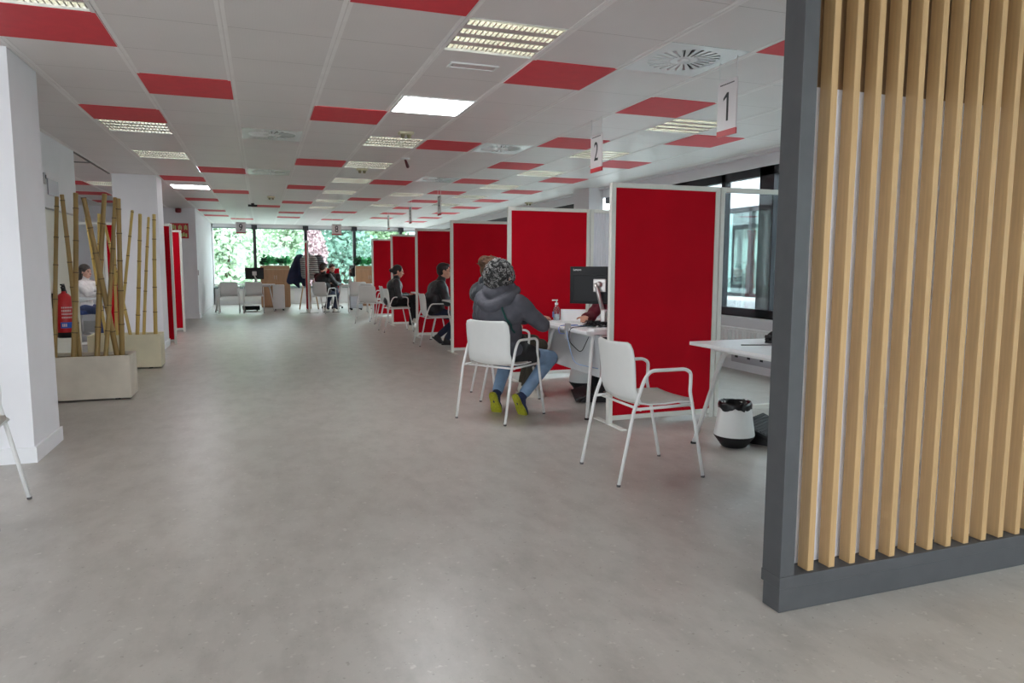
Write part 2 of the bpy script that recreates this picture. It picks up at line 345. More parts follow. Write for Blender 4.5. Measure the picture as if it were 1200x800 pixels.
# far windows
mb = MB(); mb.box(-1.4, XR, YF+.05, YF+.12, .52, .57).box(-1.4, XR, YF+.05, YF+.12, 2.38, 2.42)
fw = struct('window_3', mb, mat('window_frame_grey', rgb(150, 158, 160), .5))
MB().box(-1.4, XR, YF+.08, YF+.086, .55, 2.4).build('glass_pane', M_glass, fw)
mb = MB()
for x in (-.16, 1.40, 2.95, 4.50):
    mb.box(x-.045, x+.045, YF-.07, YF+.12, .52, 2.42).box(x-.085, x+.085, YF-.1, YF+.1, 2.36, 2.50)
mb.build('mullions', M_dark, fw)
struct('trim_window_sill_far', MB().box(-1.4, XR, YF-.12, YF+.05, .50, .53), mat('sill_grey_green', rgb(120, 140, 136), .5))
rad = MB().box(-1.25, 1.0, YF-.09, YF-.02, .10, .42)
for k in range(40): rad.box(-1.25+k*.0565, -1.25+k*.0565+.02, YF-.10, YF-.09, .12, .40)
tag(rad.build('radiator', M_white), 'long low white radiator under the far window left of the oak cabinet', 'radiator')

# ------------------------------------------------------------------ outdoors
struct('ground_outside', MB().box(-40, 60, -40, 90, -.45, -.35), mat('pale_paving', rgb(205, 207, 204), .9))
ORD = ['nearest', 'second', 'third', 'fourth', 'fifth', 'sixth', 'seventh', 'eighth', 'ninth', 'tenth', 'eleventh']
def leaf_cloud(mb, c, r, n, s, rnd):
    for _ in range(n):
        a = rnd.uniform(0, 2*PI); t = math.acos(rnd.uniform(-1, 1)); rr = rnd.uniform(.55, 1)
        p = Vector((c[0]+r[0]*rr*math.sin(t)*math.cos(a), c[1]+r[1]*rr*math.sin(t)*math.sin(a), c[2]+r[2]*rr*math.cos(t)))
        M = Euler((rnd.uniform(0, 6), rnd.uniform(0, 6), rnd.uniform(0, 6))).to_matrix(); k = s*rnd.uniform(.6, 1.3)
        mb.add([p+M @ Vector(q) for q in ((-k*.3, 0, 0), (0, -k*.5, k*.05), (k*.3, 0, 0), (0, k*.5, k*.1))], [(0, 1, 2, 3)])
TREEM = [mat('crown_pale', rgb(176, 196, 168), .7, noise=(1.5, .25, A1)), mat('crown_teal', rgb(128, 164, 148), .7, noise=(1.5, .3, A1)), mat('crown_green', rgb(138, 166, 128), .7, noise=(1.5, .3, A1)), mat('crown_rose', rgb(184, 158, 162), .7, noise=(1.5, .2, A1)), mat('crown_deep', rgb(100, 134, 116), .7, noise=(1.5, .3, A1))]
M_bark = mat('bark', rgb(96, 84, 74), .9, noise=(10, .3, (1, 1, .3)))
def tree(x, y, h, r, mi, label, seed, low=.3):
    rnd = random.Random(seed); root = empty('tree', (x, y, -.35)); tag(root, label, 'tree', 'trees outside the far windows')
    MB().tube([(0, 0, 0), (.05, 0, h*.4), (0, .05, h*.75)], [.16, .12, .05], 8).build('trunk', M_bark, root)
    mb = MB()
    for k in range(11):
        f = k/10; z = low*h+(1-low)*h*f*.92; rr = r*(.55+.45*math.sin(PI*min(1, f+.2)))
        leaf_cloud(mb, (rnd.uniform(-.4, .4)*r, rnd.uniform(-.4, .4)*r, z), (rr*.85, rr*.85, h*.15), 420, .24, rnd)
    mb.build('crown', TREEM[mi], root)
tree(-1.3, 30.4, 4.0, 1.7, 0, 'pale yellow-green tree outside the leftmost far window pane', 1, .08)
tree(.9, 33.8, 4.2, 1.7, 0, 'pale tree outside behind the mullion left of the oak cabinet', 2, .08)
tree(3.3, 31, 4.1, 1.6, 1, 'teal-green tree outside behind the coats and the oak cabinet', 3, .08)
tree(2.0, 28.3, 3.5, .45, 3, 'slender rose-tinted tree outside just left of the coat stand', 4, .12)
tree(5.4, 34.5, 4.3, 1.9, 2, 'green tree outside above the hanging number 8', 5, .08)
tree(7.9, 31, 4.1, 1.7, 4, 'dark green tree outside right of the number 8', 6, .08)
tree(5.7, 28.6, 2.1, .9, 3, 'low rose-tinted shrub tree outside behind the seated man', 7, .05)
tree(10.9, 34, 4.5, 1.9, 1, 'teal tree outside above the most distant red screen', 8, .08)
tree(-4.9, 34, 4.5, 1.9, 2, 'green tree furthest left outside the far window', 9, .08)
tree(14.5, 38, 5, 2.2, 4, 'dark tree furthest right beyond the far windows', 10, .08)
hb = empty('neighbour_building', (2, 60, -.35)); tag(hb, 'pale low building glimpsed between trees through the far window', 'building')
MB().box(-14, 20, 0, 8, 0, 5.2).build('facade', mat('facade_pale', rgb(160, 166, 164), .8), hb)
for k in range(9): MB().box(-12+3.4*k, -10.4+3.4*k, -.06, 0, 1.4, 3.4).build('window', mat('facade_glass', rgb(150, 170, 176), .2), hb)
# opposite wing seen through the right windows
wg = empty('opposite_wing', (9.0, 8, -.35)); tag(wg, 'white wing across the courtyard seen through the dark framed side window', 'building')
W = MB().box(0, .25, -16, 7, 0, .98).box(0, .25, -16, 7, 2.75, 4.6).box(0, .25, -16, -14, .98, 2.75)
W.build('facade', mat('facade_white', rgb(226, 226, 232), .8, noise=(8, .08, A1)), wg)
fm = MB().box(.02, .12, -16, 7, .98, 1.06).box(.02, .12, -16, 7, 2.66, 2.76)
k = -15.2
while k < 7: fm.box(.02, .12, k, k+.09, .98, 2.75); k += 1.7
fm.build('window_frame', M_dark, wg)
MB().box(.06, .07, -16, 7, 1.0, 2.72).build('window_glass', glass('wing_glass', (.62, .78, .76, 1), .5), wg)
MB().box(2.6, 2.7, -16, 7, 0, 3).box(.2, 2.7, -16, 7, 2.9, 3.0).box(.2, 2.7, -16, 7, .3, .35).build('inner_room', mat('wing_room', rgb(205, 214, 206), .8), wg)
for yy in (-.4, 2.0, 5.2): MB().box(1.1, 1.4, yy, yy+.35, .35, 2.9).build('purple_column', mat('wing_purple', rgb(110, 52, 92), .7), wg)
MB().box(-.22, .0, -16, 7, .93, .99).build('window_ledge', M_white, wg)

# ------------------------------------------------------------------ ceiling fittings
COLN = {-8: 'in the far left bay', -6: 'left of the white columns', -3: 'in the row along the white columns', -2: 'in the row left of the round vents', -1: 'in the row of the left round vents',
        0: 'in the row left of the glowing square light', 2: 'in the row right of the glowing square light', 4: 'in the row left of the hanging numbers', 6: 'in the row right of the hanging numbers',
        1: 'in the row of the glowing square light', 5: 'in the row above the hanging numbers', -5: 'left of the white columns', 3: 'in the row of the right round vents'}
def cellpos(i, j): return (GX+i*T+T/2, GY+j*T+T/2, ZC)
me = MB().rbox(-.296, .296, -.298, .298, -.004, .012, .003, None, 1).mesh('ceiling_tile'); me.materials.append(M_redtile)
for i, l in REDS.items():
    for n, j in enumerate(l):
        o = bpy.data.objects.new('ceiling_tile', me); COL.objects.link(o); o.location = cellpos(i, j)
        tag(o, f'red ceiling tile, {ORD[n]}{"" if n == 0 else " from the camera"} {COLN[i]}', 'ceiling tile', 'red tiles scattered in the white ceiling')
# louvred luminaire
def louvre():
    r = empty('ceiling_light', (0, 0, 0))
    mb = MB().box(-.29, .29, -.29, .29, .075, .085)
    for s in (-1, 1): mb.box(min(s*.28, s*.295), max(s*.28, s*.295), -.295, .295, -.002, .08); mb.box(-.295, .295, min(s*.285, s*.295), max(s*.285, s*.295), -.002, .08)
    mb.build('housing', M_white, r)
    bf = MB()
    for k in range(3): yc = -.1425+.1425*k; bf.box(-.28, .28, yc-.034, yc+.034, .004, .010)
    bf.build('baffle', M_panelrose, r)
    for k in range(4):
        yc = -.2137+.1425*k; lm = MB()
        for s in (-1, 1): lm.add([(-.28, yc+s*.036, .0), (.28, yc+s*.036, .0), (.28, yc+s*.026, .06), (-.28, yc+s*.030, .055)], [(0, 1, 2, 3)])
        for q in range(19):
            x = -.27+.54*q/18
            lm.add([(x-.004, yc-.036, 0), (x+.004, yc-.036, 0), (x+.004, yc+.036, 0), (x-.004, yc+.036, 0), (x-.001, yc-.03, .034), (x+.001, yc-.03, .034), (x+.001, yc+.03, .034), (x-.001, yc+.03, .034)], [(0, 1, 2, 3), (0, 4, 5, 1), (3, 2, 6, 7), (0, 3, 7, 4), (1, 5, 6, 2)])
        lm.build('louvre', M_louv, r)
        MB().tube([(-.275, yc, .052), (.275, yc, .052)], .013, 8).build('tube', M_tube, r)
    return r
L0 = louvre(); first = True
for i, l in LOUV.items():
    for n, j in enumerate(l):
        o = L0 if first else copy_tree(L0); first = False; o.location = cellpos(i, j)
        tag(o, f'square louvred ceiling light, {ORD[n]}{"" if n == 0 else " from the camera"} {COLN[i]}', 'ceiling light', 'louvred ceiling lights')
def ledp(i, j, label):
    r = empty('ceiling_light', cellpos(i, j)); tag(r, label, 'ceiling light')
    mb = MB()
    for s in (-1, 1): mb.box(min(s*.275, s*.297), max(s*.275, s*.297), -.297, .297, -.006, .03); mb.box(-.275, .275, min(s*.275, s*.297), max(s*.275, s*.297), -.006, .03)
    mb.build('frame', M_white, r); MB().box(-.275, .275, -.275, .275, .0, .02).build('diffuser', M_led, r)
ledp(1, 3, 'glowing square ceiling light in the middle of the ceiling')
ledp(-3, 15, 'glowing ceiling light beside the second white column')
for n, (i, j) in enumerate([(1, -9), (-5, -9), (-6, 3), (-6, 9)]):  # panels added out of view to brighten the room
    ledp(i, j, ['added unseen light panel behind the viewer on the right', 'added unseen light panel behind the viewer on the left', 'added unseen light panel left of the near white column', 'added unseen light panel left of the slanted bamboo poles'][n])
def vent():
    r = empty('ceiling_vent', (0, 0, 0))
    bm = bmesh.new(); 
    # plate with radial slots: sectors with gaps
    mb = MB(); n = 24
    R0, R1 = .085, .225
    ring = []
    for k in range(n):
        a = 2*PI*k/n; b = a+2*PI/n*.62; a2 = 2*PI*(k+1)/n
        for (t0, t1, slot) in ((a, b, False), (b, a2, True)):
            if not slot: mb.add([(R0*math.cos(t0), R0*math.sin(t0), 0), (R1*math.cos(t0), R1*math.sin(t0), 0), (R1*math.cos(t1), R1*math.sin(t1), 0), (R0*math.cos(t1), R0*math.sin(t1), 0)], [(0, 3, 2, 1)])
            else:  # tilted blade inside the slot
                mb.add([(R0*math.cos(t0), R0*math.sin(t0), .0), (R1*math.cos(t0), R1*math.sin(t0), .0), (R1*math.cos(t1), R1*math.sin(t1), .03), (R0*math.cos(t1), R0*math.sin(t1), .03)], [(0, 3, 2, 1)])
    N = 48
    def sq(a):
        c, s = math.cos(a), math.sin(a); m = max(abs(c), abs(s)); return (.296*c/m, .296*s/m, 0)
    vs = [(R1*math.cos(2*PI*k/N), R1*math.sin(2*PI*k/N), 0) for k in range(N)]+[sq(2*PI*k/N) for k in range(N)]
    mb.add(vs, [(k, (k+1) % N, N+(k+1) % N, N+k) for k in range(N)])
    mb.add([(R0*math.cos(2*PI*k/N), R0*math.sin(2*PI*k/N), 0) for k in range(N)], [tuple(range(N))])
    mb.build('face_plate', M_fan, r)
    MB().box(-.28, .28, -.28, .28, .05, .12).build('duct_box', M_void, r)
    MB().lathe([(.0, -.006), (.035, -.006), (.04, 0)], 20).build('centre_cap', M_fan, r)
    return r
V0 = vent(); first = True
VL = {(3, 0): 'large round swirl air vent nearest the camera, left of the hanging number 1', (3, 6): 'round swirl air vent right of the red tile in mid ceiling', (3, 11): 'small distant round air vent on the right half of the ceiling',
      (-1, 6): 'round swirl air vent left of the ceiling middle, the nearer on the left', (-1, 11): 'distant round air vent straight above the hanging number 9'}
for (i, j), lab in VL.items():
    o = V0 if first else copy_tree(V0); first = False; o.location = cellpos(i, j); tag(o, lab, 'air vent', 'round swirl air vents')
# emergency light
r = empty('emergency_light', (GX+1.48*T, GY+1.45*T, ZC-.001)); tag(r, 'small flat recessed emergency light between louvred light and glowing light', 'emergency light')
mb = MB()
for s in (-1, 1): mb.box(-.16, .16, min(s*.045, s*.058), max(s*.045, s*.058), -.008, 0); mb.box(min(s*.147, s*.16), max(s*.147, s*.16), -.045, .045, -.008, 0)
mb.build('frame', M_white, r); MB().box(-.147, .147, -.045, .045, -.003, 0).build('lens', M_panelrose, r); MB().ell((-.135, 0, -.006), (.008, .008, .004)).build('indicator', M_silver, r)
M_cream = mat('detector_cream', rgb(214, 206, 176), .5)
for (fx, fy, lab) in [(1.53, 5.45, 'cream twin-eyed detector on the ceiling behind the glowing square light'), (1.45, 10.1, 'cream detector on the ceiling beside a louvred light in mid distance'), (-.37, 17.6, 'cream detector on the ceiling between the numbers 9 and 8'), (7.9, 16.6, 'cream detector on the ceiling above the second red screen')]:
    r = empty('smoke_detector', (GX+fx*T, GY+fy*T, ZC)); tag(r, lab, 'smoke detector', 'cream ceiling detectors')
    MB().rbox(-.07, .07, -.05, .05, -.025, 0, .008).build('base', M_cream, r)
    for s in (-1, 1): MB().lathe([(0, -.06), (.018, -.058), (.022, -.025)], 12, (s*.03, 0, 0)).build('sensor', mat('detector_eye', rgb(130, 122, 90), .4), r)
r = empty('ceiling_sensor', (GX+2.05*T, GY+8.2*T, ZC)); tag(r, 'small dark hanging sensor on a clear bracket in mid ceiling', 'sensor')
MB().box(-.05, .05, -.03, .03, -.02, 0).build('bracket', M_white, r); MB().cap((0, 0, -.02), (.03, 0, -.10), .012, .02).build('sensor_head', mat('dark_maroon', rgb(90, 24, 30), .4), r)
r = empty('sprinkler_camera', (-.12, 15.9, ZC)); r.name = 'ceiling_camera'; tag(r, 'small dark camera on the ceiling just above and right of the number 9', 'camera')
MB().box(-.03, .03, -.03, .03, -.03, 0).build('mount', M_blk2, r); MB().box(-.09, .09, -.03, .03, -.07, -.03).build('camera_body', M_blk2, r)

# hanging number signs
def sign(num, x, y, z0, z1, wd, rz, label, k_=.72, fx_=.72):
    r = empty('hanging_sign', (x, y, z0), rz); tag(r, label, 'sign', 'hanging desk number signs')
    h = z1-z0; MB().box(-wd/2, wd/2, -.004, .004, 0, h).build('board', M_sign, r)
    MB().box(-wd/2-.001, wd/2+.001, -.0055, .0055, 0, h*.11).build('red_band', M_signred, r)
    mb = MB()
    for s in (-1, 1): mb.tube([(s*wd*.46, 0, h), (s*wd*.46, 0, ZC-z0)], .0025, 5)
    mb.build('wire', M_white, r)
    if num == '1': MB().box(-.002, .016, -.006, -.004, h*.27, h*.78).add([(-.035, -.006, h*.64), (-.035, -.006, h*.69), (.0, -.006, h*.78), (.016, -.006, h*.78), (.0, -.006, h*.70)], [(0, 1, 2, 3, 4)]).build('numeral', M_num, r)
    else: text('numeral', num, h*k_, M_num, r, (0, -.006, h*.52), (PI/2, 0, 0), ext=.001, font_x=fx_)
    mb = MB()
    for k in range(9): mb.box(-wd*.38+k*wd*.085, -wd*.38+k*wd*.085+wd*.06, -.0055, -.004, h*.925, h*.945)
    mb.build('header_line', M_num, r)
sign('1', 2.8, 3.85, 2.06, 2.40, .19, -PI/2, 'hanging white sign with the number 1, nearest the camera')
sign('2', 2.8, 5.69, 2.06, 2.38, .22, -PI/2, 'hanging white sign with the number 2')
for num, y, lab in (('4', 11.48, 'white number sign seen almost edge on, nearest of the three thin ones'), ('5', 13.87, 'white number sign seen edge on, middle of the three thin ones'), ('6', 16.4, 'white number sign seen edge on, most distant of the three thin ones')):
    sign(num, 2.8, y, 2.06, 2.38, .22, -PI/2, lab)
sign('9', -.44, 19, 2.02, 2.30, .24, 0, 'hanging white sign with the number 9 facing the camera', .86, .8)
sign('8', 1.89, 19, 2.02, 2.30, .24, 0, 'hanging white sign with the number 8 facing the camera', .86, .8)

# ------------------------------------------------------------------ slatted screen on the right
r = empty('slatted_screen', (1.71, 1.95, 0)); tag(r, 'tall screen of vertical oak slats in an anthracite frame at right', 'slatted screen')
LX = 2.9
MB().rbox(.004, LX, .004, .092, 0, .088, .002).build('plinth', M_anth, r)
MB().rbox(-.002, LX, -.002, .098, .09, .135, .002).build('bottom_rail', M_anth, r)
MB().rbox(0, .062, 0, .096, .135, 2.50, .002).build('end_post', M_anth, r)
MB().rbox(0, LX, 0, .096, 2.47, 2.522, .002).build('top_rail', M_anth, r)
MB().box(.064, LX, .080, .090, .137, 1.86).build('backing_board', mat('backing_white', rgb(226, 226, 234), .6), r, label='white backing board behind the slats')
MB().box(.064, LX, .080, .090, 1.86, 2.47).build('upper_backing_board', mat('backing_oak', rgb(128, 98, 66), .6, noise=(8, .2, (6, 6, .4))), r, label='oak coloured board above the white backing')
sl = MB().rbox(-.0135, .0135, .010, .063, .136, 2.472, .0015, None, 1).mesh('slat'); sl.materials.append(M_slat)
for k in range(29):
    o = bpy.data.objects.new('slat', sl); COL.objects.link(o); o.parent = r; o.location = (.145+.0975*k, 0, 0)

# ------------------------------------------------------------------ red screens
def screen(x0, y, w_, fill, label, rz=0, foot=True, group='red felt screens between the desks', cat='partition screen', h=1.87):
    r = empty('partition_screen', (x0, y, 0), rz); tag(r, label, cat, group)
    t = .022; p = .038; z0 = .035
    mb = MB().rbox(0, p, -t, t, .0, h, .004, None, 2).rbox(w_-p, w_, -t, t, .0, h, .004, None, 2)
    mb.rbox(p, w_-p, -t, t, h-p, h, .004, None, 2).rbox(p, w_-p, -t, t, z0, z0+p, .004, None, 2)
    for s in (-1, 1):
        for xx in (p*.5, w_-p*.5): mb.box(xx-.003, xx+.003, s*t-.0008, s*t+.0008, .04, h-.01)
    mb.build('frame', M_alu, r)
    if fill == 'red': MB().rbox(p, w_-p, -.015, .015, z0+p, h-p, .003, None, 1).build('felt_panel', M_red, r)
    elif fill == 'glass': MB().box(p, w_-p, -.003, .003, z0+p, h-p).build('glass_panel', M_gpart, r)
    else: MB().box(p, w_-p, -.006, .006, z0+p, h-p).build('ribbed_panel', M_rib, r)
    if foot: MB().rbox(.0, .05, -.24, .24, 0, .012, .004, None, 1).build('foot', M_alu, r)
    return r
YS = [4.87, 7.25, 9.70, 12.10, 14.55, 17.20]
SL = ['tall red felt screen nearest the camera, behind the empty white chair', 'red felt screen behind the monitor and the two seated visitors, second from the camera',
      'red felt screen left of the seated pair, third from the camera', 'red felt screen behind the man with glasses', 'red felt screen behind the woman with a bun', 'red felt screen most distant on the right row, beside the plants']
for y, l in zip(YS, SL): screen(2.52, y, .97, 'red', l)
screen(3.50, 4.87, .97, 'glass', 'clear screen panel joined to the nearest red screen, behind the bare desk', foot=False, group='clear and ribbed infill screens')
screen(3.50, 7.25, .97, 'rib', 'ribbed white screen panel right of the monitor', foot=False, group='clear and ribbed infill screens')
for y, l in zip(YS[2:], ('third', 'fourth', 'fifth', 'sixth')): screen(3.50, y, .97, 'rib', 'ribbed panel hidden behind the %s red screen' % l, foot=False, group='clear and ribbed infill screens') if False else None
screen(-2.22, 12.16, .94, 'red', 'dark red screen just behind the second white column', group='red screens on the left')
screen(-3.18, 12.16, .95, 'glass', 'clear screen before the woman at the left desk', foot=False, group='clear screens on the left')
screen(-2.30, 14.35, .94, 'red', 'bright red screen left, in front of the red wall sign', group='red screens on the left')
screen(1.15, 19.0, .95, 'red', 'narrow red and white screen seen edge on beside the coats', rz=PI/2, group='red screens far end')

# ------------------------------------------------------------------ chairs
def make_chair():
    r = empty('armchair', (0, 0, 0))
    for s in (-1, 1):
        y = s*.245
        prof = [(0, y*1.0, .004), (.088, y, .43), (.150, y*.985, .60), (.19, y*.98, .652), (.42, y*.98, .652), (.458, y*.98, .63), (.458, y*.98, .56), (.452, y, .52), (.468, y, .45), (.558, y, .004)]
        MB().tube(arc(prof, 5, {2: .06, 3: .06, 4: .05, 5: .03, 6: .02, 7: .03, 8: .03, 1: .03}), .0105, 10).build('side_frame', M_white, r)
        for xx in (0, .558): MB().tube([(xx, y, .0), (xx, y, .012)], .0118, 10).build('foot_cap', mat('foot_cap_grey', rgb(90, 88, 88), .6), r)
    cb = MB()
    for xx, zz in ((.13, .432), (.462, .436)): cb.tube([(xx, -.245, zz), (xx, .245, zz)], .008, 8)
    for s in (-1, 1): cb.tube([(.090, s*.240, .435), (.465, s*.240, .441)], .009, 8)
    cb.build('seat_frame', M_white, r)
    # one-piece shell: profile in x,z with half-width; thickness by offset
    prof = [(.500, .438, .205), (.485, .452, .215), (.40, .455, .222), (.30, .449, .224), (.20, .450, .222), (.145, .462, .218), (.108, .495, .214), (.090, .55, .210), (.085, .62, .212), (.078, .70, .216), (.066, .77, .212), (.058, .80, .196), (.056, .812, .165)]
    nw = 14; top = []; bot = []
    for i, (x, z, hw) in enumerate(prof):
        a = prof[max(0, i-1)]; b = prof[min(len(prof)-1, i+1)]; t = Vector((b[0]-a[0], 0, b[1]-a[1])).normalized(); n = Vector((-t.z, 0, t.x))  # to the sitter's side? corrected below
        if n.z < 0 or (abs(n.z) < .3 and n.x < 0): n = -n
        dish = .014 if i < 6 else .030
        for k in range(nw+1):
            f = k/nw*2-1; curl = dish*f*f
            p = Vector((x, f*hw, z))+n*curl; top.append(p); bot.append(p-n*.009)
    N = len(top); fs = []
    for i in range(len(prof)-1):
        for k in range(nw):
            a = i*(nw+1)+k; fs.append((a, a+1, a+nw+2, a+nw+1)); fs.append((N+a, N+a+nw+1, N+a+nw+2, N+a+1))
    def edge(l):
        for a, b in zip(l, l[1:]): fs.append((a, N+a, N+b, b))
    edge(list(range(nw+1))); edge([(len(prof)-1)*(nw+1)+k for k in range(nw+1)]); edge([i*(nw+1) for i in range(len(prof))]); edge([i*(nw+1)+nw for i in range(len(prof))])
    dn = Vector((0, 0, -.006)); MB().add([p+dn for p in top+bot], fs, True).build('shell', M_shell, r)
    pd = []
    for (x, z, hw) in [(.498, .448, .195), (.49, .470, .205), (.40, .473, .210), (.30, .468, .212), (.20, .468, .210), (.15, .474, .205), (.14, .466, .20)]:
        for k in range(nw+1): f = k/nw*2-1; pd.append(Vector((x, f*hw, z+.010*f*f-(.008 if abs(f) > .97 else 0))))
    m7 = 7; fs = [(i*(nw+1)+k, i*(nw+1)+k+1, (i+1)*(nw+1)+k+1, (i+1)*(nw+1)+k) for i in range(m7-1) for k in range(nw)]
    low = [p-Vector((0, 0, .016)) for p in pd]; NN = len(pd)
    ring = list(range(nw+1))+[i*(nw+1)+nw for i in range(1, m7)]+[(m7-1)*(nw+1)+k for k in range(nw-1, -1, -1)]+[i*(nw+1) for i in range(m7-2, 0, -1)]
    fs += [(ring[i], ring[(i+1) % len(ring)], NN+ring[(i+1) % len(ring)], NN+ring[i]) for i in range(len(ring))]
    MB().add([p-Vector((0, 0, .006)) for p in pd+low], fs, True).build('seat_pad', M_pad, r)
    return r
C0 = make_chair(); used_chair = [False]
def chair(x, y, rz, label):
    """x, y: middle between the rear feet"""
    o = copy_tree(C0) if used_chair[0] else C0; used_chair[0] = True
    o.location = (x, y, 0); o.rotation_euler = (0, 0, rz); tag(o, label, 'chair', 'white armchairs with grey seat pads'); return o
chair(1.865, 3.69, 0, 'empty white armchair with a grey seat pad, nearest the camera on the right')
chair(1.61, 5.29, math.radians(35), 'white armchair the grey-haired visitor sits on')
chair(1.885, 6.335, math.radians(-6), 'white armchair of the partly hidden visitor, behind the grey-haired one')
chair(2.265, 10.85, 0, 'white armchair the man with glasses sits on')
chair(2.11, 13.32, math.radians(3), 'white armchair the woman with a bun sits on')
chair(2.28, 14.92, math.radians(0), 'empty white armchair directly behind the chair of the woman with a bun')
chair(2.05, 15.15, math.radians(48), 'empty white armchair turned away, left of the woman with a bun')
chair(2.25, 16.75, math.radians(35), 'empty white armchair furthest back in the right row')
chair(2.38, 18.75, math.radians(85), 'empty white armchair with its back to us at desk 8')
chair(1.34, 18.78, math.radians(48), 'white armchair of the visitor in a black jacket at desk 8')
chair(-.80, 19.45, math.radians(90), 'left one of the two white armchairs with backs to us at desk 9')
chair(-.20, 19.40, math.radians(90), 'right one of the two white armchairs with backs to us at desk 9')
chair(-1.83, 15.9, math.radians(188), 'white armchair standing by the wall behind the left red screens')
chair(-1.758, 4.035, 0, 'white armchair cut by the left picture edge, only a leg showing')

# ------------------------------------------------------------------ desks
def desk(x0, x1, y0, y1, label, legs=(1, 1, 1, 1), modesty=None, rail=None):
    """rectangular table with splayed legs; x0 is the visitor side"""
    cx, cy = (x0+x1)/2, (y0+y1)/2; hx, hy = (x1-x0)/2, (y1-y0)/2
    r = empty('desk', (cx, cy, 0)); tag(r, label, 'desk', 'white office desks')
    MB().rbox(-hx, hx, -hy, hy, .695, .720, .003, None, 1).build('desk_top', M_desk, r)
    for sx in (-1, 1):
        for sy in (-1, 1):
            tx, ty = sx*(hx-.15), sy*(hy-.20); bx, by = sx*(hx-.035), sy*(hy-.04)
            pts = [(tx-sx*.22, ty, .675), (tx, ty, .675), (bx, by, .012)]
            lg = MB().tube(arc(pts, 5, .08), [.024]*8 if False else .0, 4) if False else None
            P_ = arc(pts, 5, .08); n = len(P_); MB().tube(P_, [.026-.011*k/(n-1) for k in range(n)], 8).build('leg', M_white, r)
            MB().lathe([(0, 0), (.022, 0), (.022, .012), (0, .014)], 14, (bx, by, 0)).build('foot', M_blk2, r)
    mb = MB()
    for sx in (-1, 1): mb.box(sx*(hx-.12)-.02, sx*(hx-.12)+.02, -hy+.15, hy-.15, .665, .695)
    mb.build('beam', M_white, r)
    if modesty: MB().rbox(-hx+modesty, -hx+modesty+.018, -hy+.08, hy-.04, .33, .68, .003, None, 1).build('modesty_panel', M_modesty, r)
    if rail:
        mb = MB(); xx = -hx+rail
        mb.box(xx, xx+.004, -hy+.1, hy-.1, .585, .685).box(xx, xx+.10, -hy+.1, hy-.1, .583, .587).box(xx+.1, xx+.104, -hy+.1, hy-.1, .585, .62)
        mb.build('cable_tray', mat('cable_tray_grey', rgb(168, 168, 174), .5), r)
        mb = MB()
        for k in range(9): mb.box(xx-.0015, xx, -hy+.16+k*.13, -hy+.19+k*.13, .615, .65)
        mb.build('tray_slot', M_void, r)
    return r
D1 = desk(2.80, 3.60, 2.95, 4.19, 'bare white desk right, in front of the nearest red screen', rail=.28)
D2 = desk(2.42, 3.20, 5.05, 6.27, 'white desk with monitor and cables between the two nearest red screens', modesty=.16)
desk(2.62, 3.40, 9.95, 11.6, 'white desk in front of the man with glasses')
desk(2.78, 3.50, 12.45, 13.85, 'white desk in front of the woman with a bun')
desk(-1.2, .35, 20.1, 20.85, 'white desk under the hanging number 9')
desk(1.92, 3.0, 19.75, 20.5, 'white desk under the hanging number 8')
desk(-2.98, -1.9, 12.45, 13.05, 'white desk left behind the bamboo, where the woman works')

# bins
def bin_(x, y, label, liner=True):
    r = empty('waste_bin', (x, y, 0)); tag(r, label, 'waste bin', 'white tapered waste bins')
    MB().lathe([(0, .0), (.07, .0), (.085, .008), (.135, .075), (.136, .085)], 32).build('base', M_black, r)
    MB().lathe([(.136, .085), (.137, .09), (.120, .20), (.105, .295), (.100, .305), (.096, .30), (.11, .2), (.13, .09)], 32).build('body', M_shell, r)
    if liner:
        rnd = random.Random(3); mb = MB(); n = 40
        prof = [(.085, .20), (.097, .31), (.106, .318), (.113, .300), (.112, .270)]
        vs = []
        for a, (rr, z) in enumerate(prof):
            for k in range(n): t = 2*PI*k/n; vs.append(((rr+rnd.uniform(-.004, .004))*math.cos(t), (rr+rnd.uniform(-.004, .004))*math.sin(t), z+rnd.uniform(-.006, .006)+(.008*math.sin(5*t) if a == 4 else 0)))
        mb.add(vs, [(i*n+k, i*n+(k+1) % n, (i+1)*n+(k+1) % n, (i+1)*n+k) for i in range(len(prof)-1) for k in range(n)], True)
        mb.add([(0, 0, .2)]+[vs[k] for k in range(n)], [(0, 1+k, 1+(k+1) % n) for k in range(n)], True)
        mb.build('bin_liner', M_bag, r)
bin_(3.05, 3.99, 'white waste bin with a black liner under the bare desk')
bin_(3.02, 6.38, 'white waste bin behind the desk with cables')

# footrests
def footrest(x, y, rz, label, s=1):
    r = empty('footrest', (x, y, 0), rz); tag(r, label, 'footrest', 'black tilting footrests')
    M = Matrix.Translation((0, 0, .085*s)) @ Matrix.Rotation(math.radians(20), 4, 'Y')
    mb = MB().rbox(-.17*s, .17*s, -.22*s, .22*s, -.010, .010, .006, M)
    for k in range(12): mb.box(-.15*s+k*.026*s, -.14*s+k*.026*s, -.20*s, .20*s, .010, .014, M)
    mb.build('foot_plate', M_blk2, r)
    for q in (-1, 1): MB().prism([(-.12*s, 0), (.12*s, 0), (.03*s, .085*s), (-.06*s, .10*s)], 'y', q*.15*s-.015, q*.15*s+.015).build('stand', M_blk2, r)
footrest(3.40, 4.02, math.radians(-60), 'black footrest under the bare desk beside the slatted screen')
footrest(2.90, 5.90, math.radians(160), 'black footrest under the desk with cables', 1.15)
footrest(-.28, 20.3, math.radians(90), 'black footrest under the desk with number 9')

